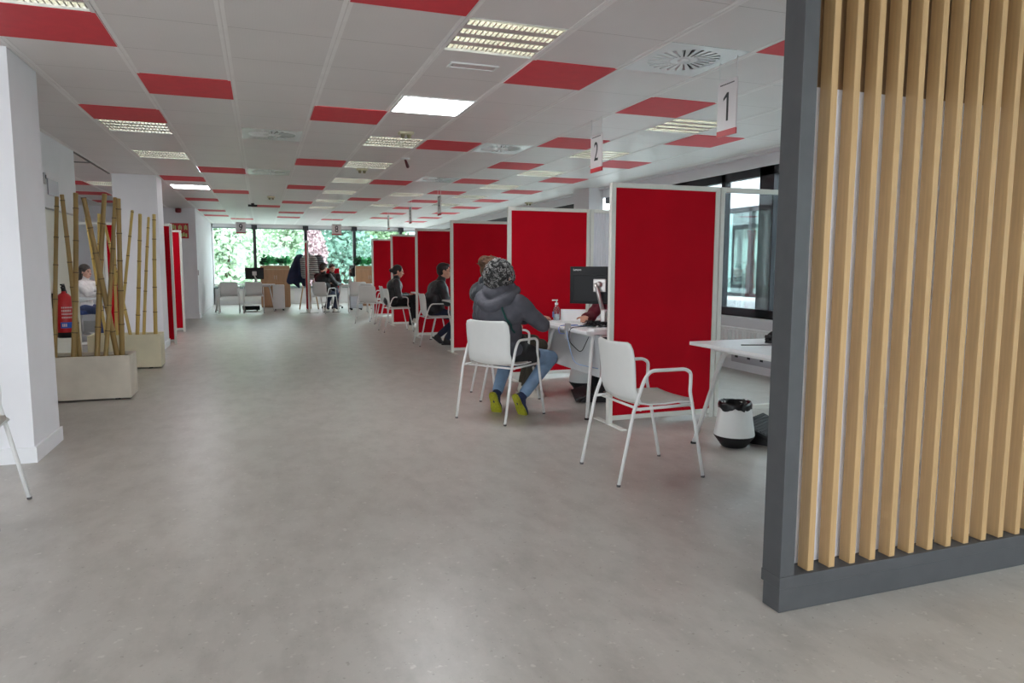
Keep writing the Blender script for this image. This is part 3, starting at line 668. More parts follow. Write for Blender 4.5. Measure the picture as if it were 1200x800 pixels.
# ------------------------------------------------------------------ monitors
def monitor(x, y, zt, rz, w_, h_, label, arm=True, brand=True, base_z=.72, tilt=0, dual=False):
    """local: screen faces +x, back faces -x (towards the visitors)"""
    r = empty('monitor', (x, y, base_z), rz); tag(r, label, 'monitor')
    zc = zt-base_z-h_/2
    MB().rbox(-.012, .014, -w_/2, w_/2, zc-h_/2, zc+h_/2, .004).rbox(-.032, -.010, -w_*.44, w_*.44, zc-h_*.46, zc+h_*.28, .008).build('display_housing', M_black, r)
    MB().box(.014, .0155, -w_/2+.012, w_/2-.012, zc-h_/2+.02, zc+h_/2-.012).build('display_panel', mat('display_dark', rgb(22, 26, 34), .15), r)
    if brand: text('brand_lettering', 'Lenovo', .024, M_silver, r, (-.0135, w_*.5-.065, zc+h_/2-.028), (PI/2, 0, -PI/2))
    MB().rbox(-.045, -.032, -.055, .055, zc-.055, zc+.055, .006).build('vesa_plate', M_silver, r)
    a = MB().cap((-.06, 0, zc+.01), (-.045, 0, zc+.01), .025, .02)
    a.build('swivel_joint', M_silver, r)
    MB().tube(arc([(-.07, .03, zc+.02), (-.085, .0, zc-.06), (-.07, -.05, -.02+.12)], 4, .03), [.018]*8, 8).build('upper_arm', M_silver, r)
    MB().rbox(-.12, -.03, -.07, -.03, .02, .15, .008).build('lower_arm', M_silver, r)
    MB().rbox(-.13, -.01, -.10, .0, 0, .022, .004).build('clamp_base', M_silver, r)
    return r
monitor(2.74, 5.45, 1.235, math.radians(50), .54, .32, 'black monitor on a silver arm seen from behind, left of the nearest red screen')
monitor(-.17, 20.42, 1.17, math.radians(90), .48, .31, 'black monitor seen from behind on the desk with number 9', brand=False)
monitor(2.38, 19.95, 1.24, math.radians(10), .45, .31, 'dark monitor seen from the side on the desk with number 8', brand=False)
monitor(-2.30, 12.85, 1.12, math.radians(190), .40, .30, 'thin monitor edge facing the woman behind the bamboo', brand=False)

# things on desk 2: cables, sanitiser, card, papers, keyboard
def cable(name, pts, rad, m, label, group='cables on the desk'):
    tag(MB().tube(arc(pts, 5, .05), rad, 6).build(name, m), label, 'cable', group)
rnd = random.Random(5)
cab = MB()
for k in range(16):
    p = [Vector((2.66+rnd.uniform(-.10, .22), 5.32+rnd.uniform(-.18, .22), .728+rnd.uniform(0, .05))) for _ in range(6)]
    cab.tube(arc(p, 5, .08), .0035, 5)
tag(cab.build('cable_tangle', M_black), 'tangle of black cables on the desk below the monitor', 'cables', kind='stuff')
for k, (pts, m, lab) in enumerate([
    ([(2.50, 5.28, .75), (2.27, 5.30, .76), (2.255, 5.2, .60), (2.27, 5.12, .46), (2.45, 5.02, .42)], mat('cable_blue', rgb(140, 170, 210), .5), 'pale blue cable looping below the desk edge'),
    ([(2.48, 5.3, .75), (2.27, 5.22, .75), (2.25, 5.2, .64), (2.30, 5.06, .55), (2.40, 5.12, .68)], M_black, 'black cable hanging in a loop over the desk edge'),
    ([(2.45, 5.45, .75), (2.28, 5.47, .745), (2.262, 5.44, .69), (2.27, 5.36, .68), (2.33, 5.3, .72)], mat('cable_blue2', rgb(90, 120, 200), .5), 'short blue cable curled under the desk edge')]):
    cable('cable', [(a+.14, b+.13, c-.02) for a, b, c in pts], .0035, m, lab)
r = empty('power_strip', (2.54, 5.42, .72)); tag(r, 'small grey socket block clamped on the desk edge', 'power socket')
MB().rbox(-.135, -.10, -.03, .03, -.10, .04, .008).build('body', mat('socket_grey', rgb(170, 170, 172), .5), r)
kb = empty('keyboard', (2.95, 5.50, .72), math.radians(50)); tag(kb, 'black keyboard and papers tray under the monitor', 'keyboard'); kb['label'] = 'black keyboard on the desk beneath the monitor'
M = Matrix.Rotation(-.08, 4, 'Y'); MB().rbox(-.07, .07, -.2, .2, .005, .022, .004, M).build('keyboard_base', M_black, kb)
mb = MB()
for a in range(5):
    for b in range(14): mb.box(-.06+a*.025, -.04+a*.025, -.19+b*.0275, -.168+b*.0275, .022, .027, M)
mb.build('keys', M_blk2, kb)
r = empty('docking_tray', (2.74, 5.10, .72)); tag(r, 'white rounded tray clamped at the near end of the cable desk', 'desk tray')
MB().rbox(-.26, .16, -.06, .05, .0, .022, .01).build('tray', M_desk, r)
r = empty('sanitizer_bottle', (2.66, 6.22, .72)); tag(r, 'clear pump bottle of hand sanitiser on the desk', 'sanitiser bottle')
MB().lathe([(0, 0), (.031, 0), (.033, .01), (.033, .10), (.026, .125), (.013, .135), (.013, .148)], 20).build('bottle', M_pet, r)
MB().lathe([(0, .004), (.029, .004), (.030, .06), (0, .061)], 20).build('gel', mat('gel_pale', rgb(216, 222, 226), .2), r)
MB().lathe([(.015, .148), (.016, .168), (.006, .170), (.005, .19), (0, .19)], 16).rbox(-.045, .012, -.008, .008, .188, .199, .003).build('pump', M_white, r)
MB().box(-.0345, -.033, -.02, .02, .03, .085).build('bottle_label', mat('label_blue', rgb(110, 130, 190), .5), r)
r = empty('desk_card', (2.80, 6.15, .72), math.radians(60)); tag(r, 'folded blank white card standing on the desk by the sanitiser', 'card')
MB().add([(0, -.12, 0), (0, .12, 0), (.03, .12, .105), (.03, -.12, .105), (.06, -.12, 0), (.06, .12, 0)], [(0, 1, 2, 3), (3, 2, 5, 4)]).add([(-.001, -.12, 0), (-.001, .12, 0), (.029, .12, .106), (.029, -.12, .106)], [(0, 3, 2, 1)]).build('folded_sheet', M_card, r)
r = empty('paper_pad', (2.64, 5.88, .72), .2); tag(r, 'small stack of papers lying on the desk before the sanitiser', 'papers')
MB().box(-.105, .105, -.148, .148, 0, .004).build('top_sheet', M_card, r); MB().box(-.10, .11, -.14, .15, .004, .006).build('form', mat('form_pale', rgb(222, 228, 226), .6), r)
r = empty('desk_phone', (3.34, 3.90, .72), math.radians(200)); tag(r, 'black desk phone on the bare desk beside the slatted screen', 'phone')
M = Matrix.Rotation(-.25, 4, 'Y'); MB().rbox(-.09, .09, -.08, .10, .012, .035, .006, M).prism([(-.09, 0), (.09, 0), (.085, .02), (-.085, .055)], 'y', -.07, .09).build('phone_base', M_black, r)
MB().tube(arc([(-.10, -.055, .045), (-.07, -.055, .075), (.05, -.055, .055), (.085, -.055, .02)], 4, .02), [.022]*3+[.014]*8+[.022]*3 if False else .018, 10).build('handset', M_black, r)
kp = MB()
for a in range(4):
    for b in range(3): kp.box(-.01+a*.022, .006+a*.022, .0+b*.024, .016+b*.024, .036, .040, M)
kp.build('keypad', mat('key_grey', rgb(120, 120, 124), .5), r)
r = empty('cable', (3.0, 3.5, .74)); tag(MB().tube([(3.24, 3.78, .723), (3.10, 3.82, .723), (2.98, 3.86, .723)], .003, 6).build('desk_cable', M_blk2), 'thin dark cable lying on the bare desk', 'cable')
bpy.data.objects.remove(r)
r = empty('radiator', (XR-.03, 6.9, 0)); tag(r, 'white radiator under the side window behind the bare desk', 'radiator')
mb = MB().rbox(-.07, -.03, -1.1, .6, .14, .52, .01)
for k in range(26): mb.rbox(-.085, -.07, -1.08+k*.064, -1.04+k*.064, .17, .49, .004, None, 1)
mb.build('panel', M_white, r); MB().tube([(-.05, .62, 0), (-.05, .62, .55)], .012, 8).build('pipe', M_white, r); MB().lathe([(.0, .60), (.02, .60), (.02, .54), (0, .54)], 12, (-.05, .62, 0)).build('valve', M_silver, r)

# ------------------------------------------------------------------ pedestals and far cabinets
def pedestal(x, y, w_, d_, h_, label, m=M_white):
    r = empty('drawer_pedestal', (x, y, 0)); tag(r, label, 'drawer unit', 'mobile drawer units')
    MB().rbox(-w_/2, w_/2, -d_/2, d_/2, .05, h_, .006).build('body', m, r)
    for s in (-1, 1):
        for t in (-1, 1): MB().lathe([(0, .0), (.02, .0), (.024, .02), (.024, .05), (0, .05)], 12, (s*(w_/2-.04), t*(d_/2-.05), 0)).build('caster', M_blk2, r)
    for k in range(3): z = h_-.03-(k+1)*(h_-.1)/3; MB().rbox(-w_/2+.008, w_/2-.008, -d_/2-.014, -d_/2, z, z+(h_-.1)/3-.008, .003, None, 1).build('drawer', m, r)
pedestal(.44, 20.5, .30, .5, .70, 'tall white drawer unit right of the desk with number 9')
pedestal(2.48, 20.15, .34, .45, .42, 'pale grey drawer unit under the desk with number 8', mat('pedestal_grey', rgb(196, 198, 206), .35))
def cabinet(x0, x1, y, label, plab, seed):
    r = empty('planter_cabinet', ((x0+x1)/2, y, 0)); tag(r, label, 'cabinet', 'oak cabinets with planter tops'); w_ = (x1-x0)/2
    MB().rbox(-w_, w_, 0, .42, .03, 1.11, .003, None, 1).box(-w_+.01, w_-.01, .02, .40, 0, .03).build('carcass', M_wood, r)
    MB().rbox(-w_, w_, -.004, .42, 1.115, 1.22, .003, None, 1).build('planter_box', M_wood, r)
    for s in (-1, 1):
        d = MB().rbox(min(s*.002, s*w_), max(s*.002, s*w_), -.018, 0, .04, 1.105, .002, None, 1).build('door', M_wood, r)
        MB().tube([(s*.03, -.035, .82), (s*.03, -.035, .94)], .006, 6).build('handle', M_silver, d)
    MB().box(-w_+.02, w_-.02, .02, .40, 1.2, 1.222).build('soil', M_soil, r)
    rnd = random.Random(seed); n = max(3, int((x1-x0)/.16))
    for k in range(n):
        px = -w_+.08+(2*w_-.16)*k/(n-1); p = empty('potted_plant', (r.location.x+px, y+.2, 1.22)); tag(p, f'{plab}, {ORD[k] if k else "first"} from the left', 'plant', 'bushy plants along the cabinet tops')
        mb = MB(); st = MB()
        for q in range(7):
            a = rnd.uniform(0, 2*PI); e = Vector((math.cos(a)*rnd.uniform(.03, .14), math.sin(a)*rnd.uniform(.03, .12), rnd.uniform(.08, .24))); st.tube([(0, 0, 0), e*.5+Vector((0, 0, .03)), e], .003, 5)
            for t in range(14):
                c = e*rnd.uniform(.5, 1.1)+Vector((rnd.uniform(-.03, .03),)*3); d = Vector((rnd.uniform(-1, 1), rnd.uniform(-1, 1), rnd.uniform(-.3, .8))).normalized(); o_ = d.orthogonal().normalized(); L = rnd.uniform(.08, .14)
                mb.add([c, c+d*L*.5+o_*L*.25, c+d*L-Vector((0, 0, .012)), c+d*L*.5-o_*L*.25], [(0, 1, 2, 3)])
        st.build('stem', M_leafd, p); mb.build('leaves', M_leaf if k % 3 else M_leafd, p)
cabinet(-.02, .80, 21.9, 'oak cabinet with plants on top, left of the coat stand', 'leafy plant on the left oak cabinet', 1)
cabinet(2.72, 3.55, 21.9, 'oak cabinet with plants on top, beside the most distant red screen', 'leafy plant on the right oak cabinet', 2)

# ------------------------------------------------------------------ planters and bamboo on the left
def planter(x0, x1, y0, y1, h, m, label, capm):
    r = empty('planter_box', ((x0+x1)/2, (y0+y1)/2, 0)); tag(r, label, 'planter', 'stone planters with bamboo poles'); a, b = (x1-x0)/2, (y1-y0)/2; t = .022
    mb = MB().rbox(-a, a, -b, -b+t, .015, h, .004, None, 2).rbox(-a, a, b-t, b, .015, h, .004, None, 2).rbox(-a, -a+t, -b+t, b-t, .015, h, .004, None, 2).rbox(a-t, a, -b+t, b-t, .015, h, .004, None, 2).box(-a+.03, a-.03, -b+.03, b-.03, .02, .05)
    mb.build('box', m, r)
    for s in (-1, 1):
        for q in (-1, 1): MB().box(s*(a-.12)-.02, s*(a-.12)+.02, q*(b-.05)-.015, q*(b-.05)+.015, 0, .02).build('foot', M_blk2, r)
    MB().box(-a+t, a-t, -b+t, b-t, .05, h-.03).build('fill', M_soil, r)
planter(-1.96, -1.17, 7.25, 7.63, .41, M_stone, 'grey stone planter box with bamboo poles, the nearer one', None)
planter(-1.94, -1.17, 9.36, 9.72, .41, M_ivory, 'ivory planter box with bamboo poles, the farther one', None)
def pole(xt, xb, yt, yb, zt, r0, m, label, group, seed):
    y0 = 7.44 if yt < 8.5 else 9.53; xt, xb = xt*yt/y0, xb*yb/y0
    rnd = random.Random(seed); z0 = .37
    root = empty('bamboo_pole', (xb, yb, z0)); tag(root, label, 'bamboo pole', group)
    d = Vector((xt-xb, yt-yb, zt-z0)); L = d.length; root.rotation_euler = d.to_track_quat('Z', 'Y').to_euler()
    z = 0; mb = MB(); rg = MB(); zs = []
    while z < L: zs.append(z); z += rnd.uniform(.22, .34)
    zs.append(L); pts = []; rs = []
    bend = rnd.uniform(-.012, .012)
    def off(z): return Vector((bend*math.sin(PI*z/L), 0, z))
    for a, b in zip(zs, zs[1:]):
        for f, k in ((0, 1.12), (.06, 1.0), (.5, .97), (.94, 1.0)): pts.append(off(a+(b-a)*f)); rs.append(r0*k*(1-.18*a/L))
    pts.append(off(L)); rs.append(r0*.82)
    mb.tube(pts, rs, 12); mb.build('cane', m, root)
    for a in zs[1:-1]: MB().tube([off(a-.004), off(a+.004)], r0*(1-.18*a/L)*1.16, 12).build('node_ring', M_ring, root)
    MB().tube([off(L-.001), off(L+.001)], r0*.55, 10).build('hollow_end', M_ring, root)
NP = [(-1.71, -1.81, 1.85, 'upright pole furthest left in the nearer planter'), (-1.67, -1.61, 1.86, 'pole second from left in the nearer planter, leaning left at the top'), (-1.56, -1.66, 1.89, 'straight tall pole third from left in the nearer planter'),
      (-1.50, -1.30, 1.84, 'strongly slanting pole leaning left across the others, nearer planter'), (-1.33, -1.47, 1.89, 'thick pole leaning right, middle of the nearer planter'), (-1.22, -1.26, 1.84, 'rightmost pole at its foot in the nearer planter'), (-1.245, -1.40, 1.86, 'slender pole leaning right to touch the rightmost one, nearer planter')]
for k, (xt, xb, zt, lab) in enumerate(NP): pole(xt, xb, 7.44+(-.08 if k % 2 else .07), 7.44+(.06 if k % 2 else -.05), zt, .0245 if k in (2, 3, 4, 5) else .0205, M_bamN, 'bamboo '+lab, 'bamboo poles in the nearer planter', k+1)
FP = [(-1.905, -1.77, 1.78, 'thin slanting pole furthest left in the farther planter'), (-1.77, -1.86, 1.83, 'upright pole left in the farther planter, behind the dense group'), (-1.72, -1.51, 1.71, 'thin pole slanting down to the right in the farther planter'), (-1.42, -1.63, 1.88, 'thin pole leaning right, left of three upright ones in the farther planter'),
      (-1.62, -1.66, 1.75, 'upright pole hidden behind the dense group, farther planter'), (-1.34, -1.44, 1.84, 'upright pole with a rounded tip in the farther planter'), (-1.25, -1.37, 1.81, 'thin pole second from right in the farther planter'), (-1.19, -1.24, 1.84, 'thick upright pole furthest right in the farther planter')]
for k, (xt, xb, zt, lab) in enumerate(FP): pole(xt, xb, 9.53+(-.06 if k % 2 else .05), 9.53+(.05 if k % 2 else -.05), zt, .023 if k in (5, 7, 1) else .0185, M_bamF, 'bamboo '+lab, 'bamboo poles in the farther planter', k+20)
# extinguisher
r = empty('fire_extinguisher', (-1.895, 8.26, .5)); tag(r, 'red fire extinguisher hanging on the wall behind the nearer planter', 'fire extinguisher')
M_exred = mat('extinguisher_red', rgb(196, 20, 28), .3)
MB().lathe([(.078, .055), (.079, .09), (.079, .36), (.07, .41), (.045, .44), (.02, .455), (.02, .47), (0, .47)], 28).build('cylinder', M_exred, r)
MB().lathe([(0, 0), (.07, 0), (.08, .01), (.0795, .056)], 28).build('base_ring', M_black, r)
MB().lathe([(.018, .47), (.022, .50), (.016, .53), (0, .53)], 14).build('valve', M_black, r)
MB().rbox(-.01, .01, -.08, .02, .53, .545, .003).rbox(-.01, .01, -.07, .02, .505, .515, .003).build('handle', M_black, r)
MB().tube(arc([(0, .03, .50), (.0, .10, .46), (.0, .095, .2), (.0, .085, .12)], 5, .04), .010, 8).build('hose', M_black, r)
mb = MB()
for k in range(10):
    a0, a1 = -1.9+k*.17, -1.9+(k+1)*.17
    mb.add([(.0802*math.cos(a0), .0802*math.sin(a0), .10), (.0802*math.cos(a1), .0802*math.sin(a1), .10), (.0802*math.cos(a1), .0802*math.sin(a1), .16), (.0802*math.cos(a0), .0802*math.sin(a0), .16)], [(0, 1, 2, 3)])
mb.build('blue_label', mat('label_strong_blue', rgb(40, 90, 190), .4), r)
mb = MB()
for q, (za, zb, n) in enumerate([(.20, .215, 7), (.235, .25, 8), (.265, .285, 6), (.30, .315, 7), (.115, .145, 3)]):
    for k in range(n):
        a0 = -1.7+k*.19; a1 = a0+.13
        mb.add([(.0806*math.cos(a0), .0806*math.sin(a0), za), (.0806*math.cos(a1), .0806*math.sin(a1), za), (.0806*math.cos(a1), .0806*math.sin(a1), zb), (.0806*math.cos(a0), .0806*math.sin(a0), zb)], [(0, 1, 2, 3)])
mb.build('label_marks', mat('label_pale', rgb(226, 200, 196), .5), r)
MB().box(-.10, -.08, -.02, .02, .3, .45).build('bracket', M_black, r)
# wall items
r = empty('wall_speaker', (-1.97, 8.42, 1.93)); tag(r, 'grey rectangular plaque high on the side wall above the bamboo', 'wall plaque')
r.name = 'wall_plaque'; MB().rbox(0, .012, -.19, .19, 0, .16, .003).build('plate', mat('plaque_grey', rgb(150, 150, 158), .4), r)
r = empty('thermostat', (-1.97, 8.12, 2.02)); tag(r, 'small grey sensor box on the wall left of the grey plaque', 'sensor'); MB().rbox(0, .02, -.03, .03, 0, .11, .004).build('box', mat('sensor_grey', rgb(190, 190, 192), .5), r); MB().rbox(.02, .024, -.015, .015, .05, .09, .002).build('window', M_void, r)
r = empty('alarm_sounder', (-1.72, 17.82, 2.46)); tag(r, 'small dark red alarm sounder high on the wall above the red sign', 'alarm'); MB().lathe([(0, -.05), (.05, -.045), (.065, -.02), (.065, .05), (0, .05)], 18, (0, -.06, 0)).build('sounder', mat('alarm_red', rgb(120, 16, 24), .4), r); MB().box(-.04, .04, -.02, 0, -.04, .04).build('mount', M_white, r)
r = empty('wall_sign', (-1.72, 17.80, 1.84)); tag(r, 'red fire instruction sign with pale green pictograms on the wall', 'sign')
MB().box(-.19, .19, -.004, .0, 0, .34).build('board', mat('sign_red', rgb(190, 36, 36), .45), r)
for (a, b, c, d) in [(-.17, -.06, .19, .31), (-.02, .06, .20, .30), (.10, .17, .19, .31), (.02, .17, .03, .13), (-.16, -.03, .04, .12)]:
    mb = MB()
    for q in range(3): mb.box(a+(b-a)*q/3, a+(b-a)*q/3+(b-a)*.24, -.006, -.004, c+(d-c)*.15*(q % 2), d-(d-c)*.2*((q+1) % 2))
    mb.build('pictogram', mat('pictogram_green', rgb(190, 206, 130), .5), r)
r = empty('light_switch', (-1.38, 17.95, 1.0)); tag(r, 'small grey switch on the white column edge by the red screen', 'switch'); MB().rbox(0, .012, -.04, .04, 0, .12, .003).build('plate', mat('switch_brown', rgb(150, 130, 124), .5), r)
r = empty('cushion', (0, 0, 0)); bpy.data.objects.remove(r)
r = empty('office_seat', (-3.35, 13.5, 0)); bpy.data.objects.remove(r)

# ------------------------------------------------------------------ office chairs (red)
def office_chair(x, y, rz, label, col=M_red, high=False):
    r = empty('office_chair', (x, y, 0), rz); tag(r, label, 'office chair')
    MB().rbox(-.24, .24, -.24, .24, .42, .49, .03).build('seat', col, r)
    zb = 1.15 if high else .98
    MB().rbox(-.28, -.22, -.22, .22, .56, zb, .025).build('backrest', col, r)
    MB().rbox(-.30, -.27, -.03, .03, .40, .8, .008).box(-.28, 0, -.03, .03, .39, .42).build('back_support', M_black, r)
    MB().lathe([(.0, .1), (.03, .1), (.03, .40), (0, .42)], 14).build('gas_column', M_silver, r)
    mb = MB()
    for k in range(5): a = 2*PI*k/5; mb.tube([(0, 0, .11), (.28*math.cos(a), .28*math.sin(a), .065)], [.024, .016], 8)
    mb.build('star_base', M_silver, r)
    for k in range(5): a = 2*PI*k/5; MB().lathe([(0, 0), (.022, .0), (.028, .028), (.022, .056), (0, .056)], 10, (.29*math.cos(a), .29*math.sin(a), 0)).build('caster', M_blk2, r)
office_chair(1.92, 21.0, math.radians(-95), 'red high-backed office chair of the man at desk 8', high=True)
office_chair(3.36, 6.15, math.radians(-140), 'office chair behind the monitor, hidden by the nearest red screen')
office_chair(-2.86, 13.45, -.45, 'blue seat of the woman working behind the bamboo', mat('blue_fabric', rgb(40, 72, 150), .8))

# ------------------------------------------------------------------ coat stand and coats
r = empty('coat_stand', (1.27, 20.75, 0)); tag(r, 'wooden-legged coat stand behind the narrow red screen', 'coat stand')
for a in (200, 320, 80): a = math.radians(a); MB().tube([(.30*math.cos(a), .30*math.sin(a), 0), (.03*math.cos(a), .03*math.sin(a), 1.45)], [.017, .014], 8).build('leg', M_beech, r)
MB().tube([(0, 0, 1.3), (0, 0, 1.56)], .02, 10).tube([(-.3, 0, 1.5), (.25, 0, 1.5)], .012, 8).build('hanger_bar', M_beech, r)
def fold_mat(name, c, s=8, st=(1, 1, 1), rough=.75): return mat(name, c, rough, noise=(s, .25, st), bump=(s, .8, st))
M_navy = fold_mat('navy_wool', rgb(24, 34, 66))
cb = MB().cap((-.30, -.05, 1.43), (-.42, -.06, 1.05), .08, .13).cap((-.42, -.06, 1.05), (-.52, -.06, .80), .13, .10).cap((-.30, -.05, 1.40), (-.30, -.04, .85), .10, .11).cap((-.38, -.05, .8), (-.28, -.04, .62), .10, .03).cap((-.16, -.05, 1.25), (-.13, -.04, .72), .09, .08)
cb.cap((-.24, -.12, 1.45), (-.2, -.16, .95), .07, .06)
cr_ = empty('coat', (1.27, 20.6, 0)); tag(cr_, 'long navy blue coat hanging left of the narrow screen', 'coat')
voxel(cb, 'coat_body', .022, 3, M_navy, cr_)
MB().tube([(-.32, -.05, 1.50), (-.22, -.11, 1.52), (-.16, -.05, 1.50)], .022, 8).build('collar', M_navy, cr_)
def puffer(name, c):
    m = mat(name, c, .5, noise=(4, .1, A1)); nt = m.node_tree; b = nt.nodes['Principled BSDF']; tc = nt.nodes.new('ShaderNodeTexCoord'); wv = nt.nodes.new('ShaderNodeTexWave'); wv.bands_direction = 'Z'; wv.inputs['Scale'].default_value = 5.5; wv.inputs['Distortion'].default_value = 1.5
    nt.links.new(tc.outputs['Object'], wv.inputs[0]); bp = nt.nodes.new('ShaderNodeBump'); bp.inputs['Distance'].default_value = .05; bp.inputs['Strength'].default_value = 1; nt.links.new(wv.outputs[1], bp.inputs['Height']); nt.links.new(bp.outputs[0], b.inputs['Normal'])
    src = b.inputs['Base Color'].links[0].from_socket; mx = nt.nodes.new('ShaderNodeMix'); mx.data_type = 'RGBA'; nt.links.new(wv.outputs[1], mx.inputs[0]); mx.inputs[6].default_value = tuple(v*.35 for v in c[:3])+(1,); nt.links.new(src, mx.inputs[7]); nt.links.new(mx.outputs[2], b.inputs['Base Color']); return m
M_puff = puffer('quilted_grey', rgb(205, 202, 198))
cr_ = empty('coat', (1.27, 20.6, 0)); tag(cr_, 'grey quilted puffer jacket hanging behind the narrow screen', 'coat', None)
cb = MB().cap((-.02, -.12, 1.42), (.02, -.14, 1.0), .15, .17).cap((-.16, -.2, 1.38), (-.15, -.22, .95), .09, .08).cap((.1, -.18, 1.38), (.14, -.16, .98), .12, .12)
voxel(cb, 'coat_body', .022, 2, M_puff, cr_)
cr_ = empty('coat', (1.27, 20.6, 0)); tag(cr_, 'dark grey hooded jacket hanging right of the narrow screen', 'coat')
cb = MB().cap((.27, -.02, 1.42), (.33, -.02, 1.12), .12, .13).cap((.33, 0, 1.12), (.30, 0, .85), .13, .10).cap((.2, -.04, 1.46), (.24, -.04, 1.40), .07, .09)
voxel(cb, 'coat_body', .022, 2, puffer('quilted_charcoal', rgb(140, 140, 146)), cr_)

# ------------------------------------------------------------------ people
def ik(a, b, l1, l2, pole):
    a, b = Vector(a), Vector(b); d = b-a; L = min(d.length, (l1+l2)*.995); d.normalize(); b = a+d*L
    x = (l1*l1-l2*l2+L*L)/(2*L); h = math.sqrt(max(l1*l1-x*x, 1e-6)); pl = Vector(pole); pl = (pl-d*pl.dot(d)).normalized()
    return a+d*x+pl*h, b
def hand(mb, wrist, d, n, s, curl=.5):
    """d: direction of the fingers, n: back-of-hand normal, s: +1 when the thumb is on side +u"""
    d = Vector(d).normalized(); n = Vector(n); n = (n-d*n.dot(d)).normalized(); u = d.cross(n)*s; w0 = Vector(wrist)
    R = Matrix((u, n, d)).transposed()
    mb.ell(w0+d*.045, (.040, .015, .050), R, 14, 10)
    for k, (off, L) in enumerate(((.028, .072), (.010, .080), (-.009, .075), (-.027, .060))):
        p = w0+d*.080+u*off; ang = 0; pts = [p-d*.02]
        for seg in range(3):
            ang += curl*(.5+.25*seg); dd = d*math.cos(ang)-n*math.sin(ang); pts.append(p); p = p+dd*L*(.42, .32, .26)[seg]
        pts.append(p); 
        for a, b in zip(pts, pts[1:]): mb.cap(a, b, .0088, .0080, 8)
    p = w0+d*.028+u*.030; q = p+(d*.5+u*.75-n*.2).normalized()*.036; t = q+(d*.9+u*.2-n*.25).normalized()*.030
    mb.cap(w0+d*.02+u*.015, p, .013, .011, 8).cap(p, q, .0108, .0096, 8).cap(q, t, .0094, .008, 8)
def person(x, y, rz, label, mats, lean=.1, seat=.465, sc=1.0, head=(0, 0), hands=None, feet=None, hair='short', hipw=.095, elbow=None, toe=None, twist=0, slump=0, girth=1.0, footpitch=(0, 0), hand_n=None, face=True, kneeout=.0, glasses=False):
    r = empty('person', (x, y, 0), rz); tag(r, label, 'person'); r.scale = (1, 1, 1)
    S = sc; skin = mats.get('skin', M_skin)
    Pv = Vector((0, 0, seat+.075*S)); sd = Vector((math.sin(lean), 0, math.cos(lean))); sd2 = Vector((math.sin(lean+slump), 0, math.cos(lean+slump)))
    mid = Pv+sd*.22*S; nb = mid+sd2*.25*S; side = Vector((math.sin(twist), math.cos(twist), 0)) if False else Vector((-math.sin(twist), math.cos(twist), 0))
    sh = {s: mid+sd2*.185*S+side*s*.165*S*girth**.5 for s in (-1, 1)}
    yaw, pit = head; fwd = Vector((math.cos(yaw)*math.cos(pit), math.sin(yaw)*math.cos(pit), math.sin(pit)))
    hc = nb+Vector((math.sin(lean+slump*.6)*.12, 0, .148))*S+fwd*.015
    up = (Vector((0, 0, 1))-fwd*fwd.z).normalized(); lf = up.cross(fwd); RH = Matrix((fwd, lf, up)).transposed()
    H = lambda a, b, c: hc+RH @ (Vector((a, b, c))*S)
    arms = {}; legs = {}
    for k, s in enumerate((1, -1)):   # left, right
        ht = Vector(hands[k]); pole = Vector((-.3, s*.5, -1)) if elbow is None else Vector(elbow[k])
        arms[s] = ik(sh[s], ht, .28*S, .25*S, pole)
        hip = Pv+Vector((0, s*hipw*S, -.015)); ft = Vector(feet[k]); ank = ft
        legs[s] = (hip,)+ik(hip, ank, .43*S, .41*S, Vector((1, s*kneeout, .6)))
    # ---- skin: one continuous body
    b = MB()
    b.ell(H(-.012, 0, .028), (.095*S, .076*S, .090*S), RH).ell(H(.028, 0, -.035), (.062*S, .058*S, .080*S), RH).ell(H(.045, 0, -.085), (.036*S, .036*S, .028*S), RH)
    b.cap(H(.083, 0, .0), H(.103, 0, -.032), .010*S, .014*S, 8); b.ell(H(.080, 0, .022), (.016*S, .045*S, .012*S), RH)
    b.ell(H(.086, 0, -.066), (.010*S, .024*S, .009*S), RH)
    for s in (-1, 1): b.ell(H(-.005, s*.078, -.008), (.018*S, .010*S, .032*S), RH, 10, 8); b.ell(H(.055, s*.036, -.03), (.028*S, .024*S, .03*S), RH)
    b.cap(nb-sd2*.03, hc+RH @ Vector((-.02, 0, -.06)), .056*S, .052*S)
    b.cap(Pv, mid, .11*S, .10*S).cap(mid, nb-sd2*.10*S, .10*S, .08*S)
    for s in (-1, 1):
        el, wr = arms[s]; b.cap(nb-sd2*.08*S, sh[s], .05*S, .045*S).cap(sh[s], el, .045*S, .036*S).cap(el, wr, .036*S, .026*S)
        fd = (wr-el).normalized(); n = Vector((0, 0, 1)) if hand_n is None else Vector(hand_n[0 if s == 1 else 1])
        if abs(n.dot(fd)) > .95: n = Vector((1, 0, 0))
        hand(b, wr, fd+Vector((.0, -s*.25, 0)), n, 1 if s == -1 else -1)
        hip, kn, an = legs[s]; b.cap(Pv, hip, .08*S, .08*S).cap(hip, kn, .07*S, .05*S).cap(kn, an, .046*S, .032*S)
    voxel(b, 'body', .0062, 3, skin, r)
    # ---- jacket / top
    j = MB(); g = girth
    Rl = Matrix((Vector((math.cos(lean), 0, -math.sin(lean))), Vector((0, 1, 0)), sd)).transposed(); Ru = Matrix((Vector((math.cos(lean+slump), 0, -math.sin(lean+slump))), side, sd2)).transposed()
    j.ell(Pv+sd*.03, (.145*S*g, .175*S*g, .13*S), Rl).ell(mid-sd*.05, (.135*S*g, .165*S*g, .17*S), Rl).ell(mid+sd2*.10*S, (.130*S*g, .180*S*g, .155*S), Ru).ell(nb-sd2*.06*S, (.09*S, .14*S, .065*S), Ru)
    j.cap(nb-sd2*.05*S, nb+sd2*.03*S, .075*S, .068*S)
